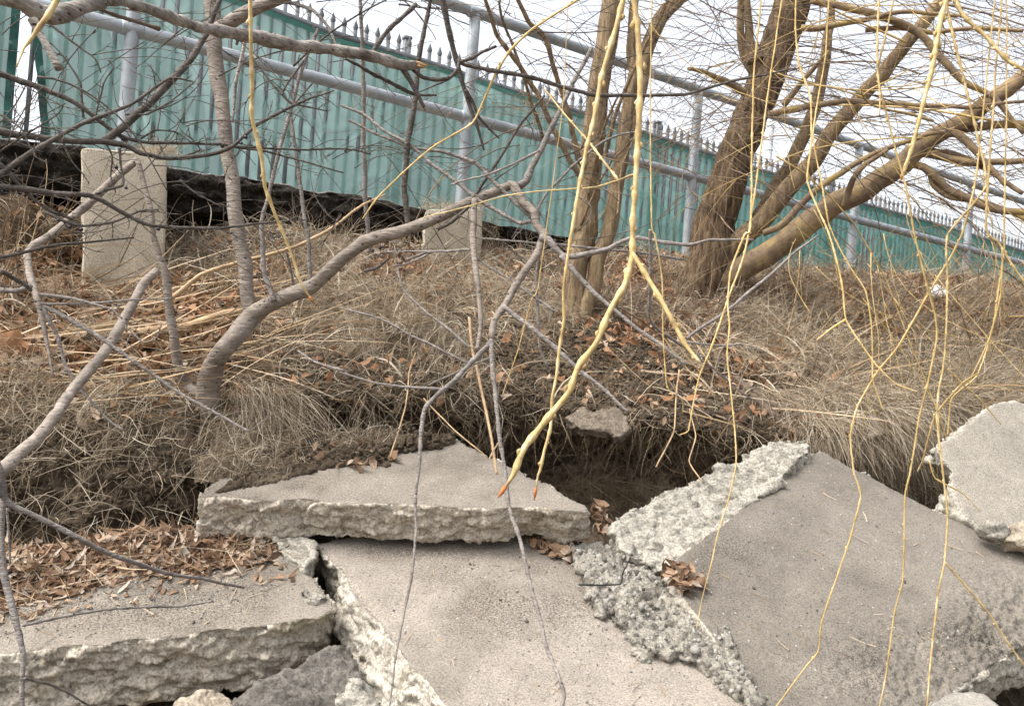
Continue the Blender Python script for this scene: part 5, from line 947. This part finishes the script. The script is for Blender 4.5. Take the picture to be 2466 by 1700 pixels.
# fallen leaves
def leaves(name, p, nn, m, L, w, seed, label, parent=None, flat=.6, fold=.5):
    rs = np.random.default_rng(seed); n = len(p); L = np.broadcast_to(L, (n,))[:, None]; w = np.broadcast_to(w, (n,))[:, None]
    up = nn+rs.normal(size=(n, 3))*flat; up /= np.linalg.norm(up, axis=1)[:, None]; t = np.cross(up, rs.normal(size=(n, 3))); t /= np.linalg.norm(t, axis=1)[:, None]; x = np.cross(up, t)
    cu = np.clip(rs.normal(size=(n, 1))*1.5, -2.4, 1.2); fo = rs.uniform(.1, 1, (n, 1))*fold; V = []
    tw = rs.normal(size=(n, 1))*1.5
    for k, (a, ww) in enumerate(((-.5, .06), (-.36, .55), (-.15, .95), (.08, 1.), (.3, .62), (.5, .04))):
        c = p+t*L*a+up*L*(cu*a*a*1.1)+up*rs.normal(size=(n, 1))*L*.015; xx = x*np.cos(tw*a)+up*np.sin(tw*a)
        for sgn in (-1, 0, 1): V.append(c+xx*w*ww*.5*sgn*(1+.12*rs.normal(size=(n, 1)))+up*abs(sgn)*w*ww*.5*fo)
    V = np.stack(V, 1); f = [[r*3+s, r*3+s+1, r*3+s+4, r*3+s+3] for r in range(5) for s in (0, 1)]
    return tag(mesh_obj(name, V.reshape(-1, 3), (np.array(f)[None]+(np.arange(n)*18)[:, None, None]).reshape(-1, 4), m, parent), label, 'leaves', None, 'stuff')
dens = slope*(g2(120, 780, 330, 120)*1.6+g2(350, 700, 200, 60)+g2(640, 640, 180, 45)*.6+g2(1000, 680, 160, 60)*.7+g2(1580, 720, 130, 70)*1.3+g2(2050, 700, 320, 32)*2.2+g2(2350, 720, 200, 40)*1.4+g2(1780, 870, 130, 50)*.5+.06)*(.3+.7*fine_p)
n = 17000; p, nn, i, j = sample(n, dens)
leaves('leaf_litter', p+nn*RNG.uniform(.004, .03, n)[:, None], nn, M['leaf'], RNG.uniform(.025, .085, n), RNG.uniform(.01, .032, n), 10, 'brown fallen leaves scattered over the grassy bank', flat=.55)
def in_poly(n, poly):
    poly = np.array(poly, float); lo, hi = poly.min(0), poly.max(0); out = np.zeros((0, 2))
    while len(out) < n:
        q = lo+RNG.random((n*2, 2))*(hi-lo); x, y = q.T; ins = np.zeros(len(q), bool); j = len(poly)-1
        for i in range(len(poly)):
            xi, yi = poly[i]; xj, yj = poly[j]; ins ^= ((yi > y) != (yj > y)) & (x < (xj-xi)*(y-yi)/(yj-yi+1e-9)+xi); j = i
        out = np.vstack([out, q[ins]])
    return out[:n]
HEAP = [(-160, 1335), (0, 1330), (180, 1322), (330, 1292), (430, 1287), (560, 1280), (665, 1300), (668, 1345), (600, 1368), (500, 1376), (420, 1388), (330, 1392), (250, 1408), (180, 1434), (90, 1455), (0, 1482), (-160, 1510)]
n = 1900; q = in_poly(n, HEAP); pt = on_plane(q[:, 0], q[:, 1], PL3); pt[:, 2] += RNG.uniform(.003, .026, n)*np.clip((1420-q[:, 1]+(q[:, 0]-200)*-.16)/60, .15, 1)
leaves('leaf_heap', pt, np.tile(PL3[1], (n, 1)), M['leaf_rust'], RNG.uniform(.02, .1, n), RNG.uniform(.005, .019, n), 11, 'heap of curled rust brown willow leaves along the back of the lower left slab', flat=.3, fold=.8)
n = 260; q = in_poly(n, HEAP); pt = on_plane(q[:, 0], q[:, 1], PL3); pt[:, 2] += RNG.uniform(.008, .03, n); strands('heap_straw', pt, RN(n)*np.array([1, .6, .25]), RNG.uniform(.05, .22, n), RNG.uniform(.0012, .003, n), M['stick'], .03, .05, 6, 44, None, 'straw and thin stalks mixed into the leaf heap', 'stalks')
n = 130; q = in_poly(n, [(-100, 1440), (200, 1400), (450, 1370), (690, 1345), (720, 1400), (400, 1440), (150, 1480), (-100, 1530)]); pt = on_plane(q[:, 0], q[:, 1], PL3)+PL3[1]*.006; leaves('stray_leaves', pt, np.tile(PL3[1], (n, 1)), M['leaf_rust'], RNG.uniform(.012, .05, n), RNG.uniform(.004, .012, n), 45, 'stray leaf scraps strayed from the heap onto the lower left slab', flat=.25)
for lab, poly, pl, cnt in (('dark damp leaves caught in the gap under the right end of the long slab', [(1265, 1300), (1340, 1308), (1385, 1325), (1395, 1362), (1330, 1345), (1280, 1325)], PL2, 130), ('brown leaves lodged between the long slab and the rough upright chunk', [(1425, 1235), (1445, 1225), (1470, 1280), (1490, 1310), (1440, 1300)], PL2, 34), ('crumpled tan leaves in the notch left of the largest slab', [(1580, 1365), (1630, 1372), (1690, 1405), (1690, 1440), (1640, 1440), (1600, 1400)], PL4, 48), ('few curled leaves and soil crumbs on the back of the long slab', [(700, 1090), (900, 1075), (960, 1110), (880, 1140), (740, 1130)], PL1, 30)):
    q = in_poly(cnt, poly); pt = on_plane(q[:, 0], q[:, 1], pl); pt[:, 2] += RNG.uniform(.005, .03, cnt)
    leaves('lodged_leaves', pt, np.tile(pl[1], (cnt, 1)), M['leaf_rust'], RNG.uniform(.03, .06, cnt), RNG.uniform(.012, .03, cnt), 12+cnt, lab, flat=.7)
def big_leaf(u, v, L, w, label, lift=.05, seed=1, m='leaf_rust'):
    c = ground_at(u, v); c = c*(1-lift/c[1]); rs = np.random.default_rng(seed); a = np.linspace(-1, 1, 13); V = []
    for y in a:
        for x in np.linspace(-1, 1, 9):
            ww = w*(1-y*y)**.5*(1+.25*math.sin(9*y)); V.append(c+np.array([y*L, .015*math.sin(3*y)+.02*x*x, x*ww+.012*math.sin(4*y+2*x)])+rs.normal(size=3)*.0015)
    I = (np.arange(12)[:, None]*9+np.arange(8)[None]).reshape(-1); tag(mesh_obj('dead_leaf', V, np.stack([I, I+1, I+10, I+9], -1), M[m], origin=c), label, 'leaf', 'large dead leaves')
big_leaf(215, 760, .055, .022, 'large orange brown leaf lying below the tall footing', .05, 1)
big_leaf(22, 830, .06, .05, 'large dull brown leaf at the left frame edge', .06, 2, 'leaf')
big_leaf(1735, 860, .035, .03, 'bright rust coloured leaf below the thick willow trunk', .08, 3)
big_leaf(675, 640, .035, .03, 'pale orange leaf between the grey stem and the gravel', .05, 4)
# stalks and twigs lying on the bank
def lay(n, dens, L, w, m, name, label, seed, dirv, spread, lift=.02, cat='stalks', grav=.02, curl=.03):
    p, nn, i, j = sample(n, dens); strands(name, p+nn*lift*RNG.random(n)[:, None], np.array(dirv)*np.where(RNG.random(n) < .5, 1, -1)[:, None]+RN(n)*spread+nn*.12, RNG.uniform(L[0], L[1], n), RNG.uniform(w[0], w[1], n), m, grav, curl, 6, seed, None, label, cat)
lay(480, slope*(g2(200, 860, 320, 100)*1.5+g2(150, 640, 200, 90)*.8+g2(450, 800, 200, 80)), (.2, .65), (.003, .0075), M['stick'], 'dead_stalks', 'long pale dead stalks lying across the left bank', 21, (1, -.1, .05), .25)
lay(1000, slope*(g2(1780, 900, 180, 70)*1.6+g2(2150, 700, 300, 45)*2+g2(2350, 800, 200, 120)*1.3+g2(2000, 950, 300, 90)), (.12, .5), (.0025, .008), M['stick'], 'dead_twigs', 'bleached dead twigs strewn over the right bank', 22, (1, -.3, -.15), .5)
p0 = [ground_at(u, v) for u, v in zip(RNG.uniform(-40, 190, 46), RNG.uniform(600, 780, 46))]; p0 = np.array(p0)
strands('straw_stalks', p0, np.array([.25, -.25, .9])+RN(46)*.2, RNG.uniform(.25, .6, 46), RNG.uniform(.0025, .005, 46), M['stick'], .05, .05, 8, 23, None, 'upright bent yellow stalks at the left below the asphalt', 'stalks')
lay(1300, slope*(g2(1500, 720, 160, 70)+g2(1750, 700, 120, 80)+g2(2280, 800, 240, 150)*1.6+g2(1950, 760, 200, 80)), (.12, .42), (.0013, .003), M['stick'], 'standing_stalks', 'thin upright dead stems in the grass of the right bank', 24, (.15, -.2, .9), .35, .01, 'stalks', .08, .06)
lay(150, slope*(g2(2300, 860, 200, 130)+g2(2000, 900, 250, 120)*.6+g2(1650, 830, 120, 70)*.5), (.25, .7), (.003, .006), M['stick'], 'leaning_stalks', 'long tan dead stems leaning over the right bank', 43, (.4, -.5, .5), .5, .05, 'stalks', .07, .04)
# grass tufts on the footings, soil on the long slab
for u0, u1, v, d in ((330, 425, 366, 3.72), (1020, 1170, 500, 4.66)):
    n = 520; q = P(RNG.uniform(u0, u1, n), v+RNG.uniform(-6, 4, n), d+RNG.uniform(.0, .2, n)); strands('footing_grass', q, RN(n)*.6+np.array([.1, -.5, .35]), RNG.uniform(.03, .12, n), RNG.uniform(.001, .002, n), M['straw'], .2, .25, 6, int(u0), None, 'dry grass tuft on top of the %s footing' % ('taller left' if u0 < 500 else 'second'), 'grass')
n = 300; q = P(RNG.uniform(1150, 1205, n), RNG.uniform(505, 600, n), 4.72+RNG.random(n)*.1); strands('footing_roots', q, RN(n)*.5+np.array([0, -.4, -.6]), RNG.uniform(.03, .12, n), .0012, M['root'], .2, .25, 6, 77, None, 'root mat at the right side of the second footing', 'roots')
mu, mv = np.meshgrid(np.linspace(440, 1150, 150), np.linspace(1020, 1200, 60)); bv = np.interp(mu, [440, 500, 600, 680, 780, 900, 960, 1060, 1150], [1200, 1188, 1168, 1150, 1128, 1112, 1098, 1066, 1040])
mp = on_plane(mu, mv, PL1); ef = sstep(445, 540, mu)*sstep(1150, 1060, mu)*sstep(1200, 1188, mv); q_ = sstep(-4, 80, bv-mv+16*fbm(mp, 14, 3, 5)); ef = ef*np.maximum(sstep(1040, 1068, mv), sstep(720, 640, mu)); mh = ef*(.06*q_+q_**.4*(.02*fbm(mp, 16, 3, 15)+.012*fbm(mp, 50, 3, 25)))-.008; mp[..., 2] += mh; I = (np.arange(59)[:, None]*150+np.arange(149)[None]).reshape(-1)
tag(mesh_obj('soil_spill', mp.reshape(-1, 3), (lambda q: q[(mh.ravel()[q] > -.002).all(1)])(np.stack([I, I+150, I+151, I+1], -1)), M['soil'], attrs={'litter': np.zeros(9000), 'dry': np.full(9000, .12)}), 'brown soil slumped over the back of the long slab', 'soil', None, 'structure')  # dry: small even lightening of the soil colour
n = 2600; q = in_poly(n, [(520, 1188), (640, 1110), (700, 1070), (800, 1050), (950, 1048), (1100, 1062), (1060, 1080), (960, 1095), (930, 1125), (860, 1118), (780, 1130), (690, 1155), (600, 1175)]); pt = on_plane(q[:, 0], q[:, 1], PL1); pt[:, 2] += np.abs(RNG.normal(size=n))*.012*(q[:, 1] < 1110)
clods('slab_soil', pt, RNG.uniform(.002, .012, n)*np.where(RNG.random(n) < .07, 1.9, 1), M['soil'], 31, 'brown soil crumbs spilled over the back of the long slab', 'soil')
n = 1700; k_ = RNG.choice(np.where(mh.ravel() > .004)[0], n); pt = mp.reshape(-1, 3)[k_]+RN(n)*.004; strands('slab_roots', pt, RN(n)*.7+np.array([0, -.35, .25]), RNG.uniform(.03, .15, n), RNG.uniform(.001, .0022, n), M['straw'], .08, .25, 6, 32, None, 'rootlets and straw lying on the soil of the long slab', 'roots')
# pebbles bound into the coarse ridge
me = ag.data; V = np.zeros(len(me.vertices)*3, np.float32); me.vertices.foreach_get('co', V); V = V.reshape(-1, 3)+np.array(ag.location); Nn = np.zeros(len(V)*3, np.float32); me.vertices.foreach_get('normal', Nn); Nn = Nn.reshape(-1, 3)
k = np.where(Nn@PL2[1] > .2)[0]; k = RNG.choice(k, 900); clods('pebbles', V[k]-Nn[k]*.002, RNG.uniform(.002, .007, 900)*np.where(RNG.random(900) < .08, 1.6, 1), M['pebble'], 33, None, None, ag)
for lab, poly, pl, cnt in (('grit and tiny stones on the middle slab', [(800, 1330), (1330, 1330), (1600, 1580), (1750, 1700), (1130, 1700), (900, 1450)], PL2, 420), ('grit and tiny stones on the lower left slab', [(0, 1400), (650, 1350), (770, 1440), (550, 1500), (0, 1550)], PL3, 420), ('grit and tiny stones on the largest slab', [(1980, 1110), (2440, 1350), (2440, 1540), (2200, 1690), (1900, 1690), (1680, 1350)], PL4, 420)):
    q = in_poly(cnt, poly); pt = on_plane(q[:, 0], q[:, 1], pl)+pl[1]*.001; clods('slab_grit', pt, RNG.uniform(.0008, .0024, cnt)*np.where(RNG.random(cnt) < .05, 2.2, 1), M['pebble'], cnt+len(lab), lab, 'grit')
    q = in_poly(45, poly); pt = on_plane(q[:, 0], q[:, 1], pl)+pl[1]*.003; d_ = RN(45); d_ -= (d_@pl[1])[:, None]*pl[1]; strands('slab_straw', pt, d_, RNG.uniform(.01, .07, 45), RNG.uniform(.0012, .0025, 45), M['stick'], .0, .05, 4, cnt+3*len(lab), None, lab.replace('grit and tiny stones', 'short straw bits and chaff'), 'straw')
# small scraps
T = Tubes(); c = ground_at(2265, 700)
w_ = chunk('white_scrap', 'crumpled white scrap lying on the leaf litter of the right crest', [(2236, 696), (2250, 686), (2272, 692), (2284, 708), (2264, 714), (2242, 710)], plane3((2230, 700, c[1]-.2), (2290, 704, c[1]-.18), (2262, 720, c[1]-.27)), .03, M['white'], None, voxel=.008, jag=.006, cat='litter', group=None, softness=2)
s = path(Z(8, (1600, 775), (1700, 778), (1880, 770), (1895, 700), (1950, 590)), [6, 6, 5, 5, 4], [1.98, 2.0], .001); T.add(s[:, :3], s[:, 3], 6); tag(T.build('black_twig', M['wire'], origin=s[0, :3]), 'black bent twig lying on the pebbly ridge', 'twig')
chunk('concrete_crumb', 'little grey crumb of aggregate near the tip of the lower left slab', [(718, 1424), (735, 1415), (765, 1422), (790, 1432), (770, 1444), (738, 1442)], PL3, .02, M['aggregate'], None, lift=.016, voxel=.004, seed=21, rough_all=.9, jag=.005, side=(.006, .004, .006), cat='concrete crumb', group='loose concrete lumps')
for u, v, k in ((1447, 1440, 1), (1450, 1458, 2), (1300, 1312, 3)): pass
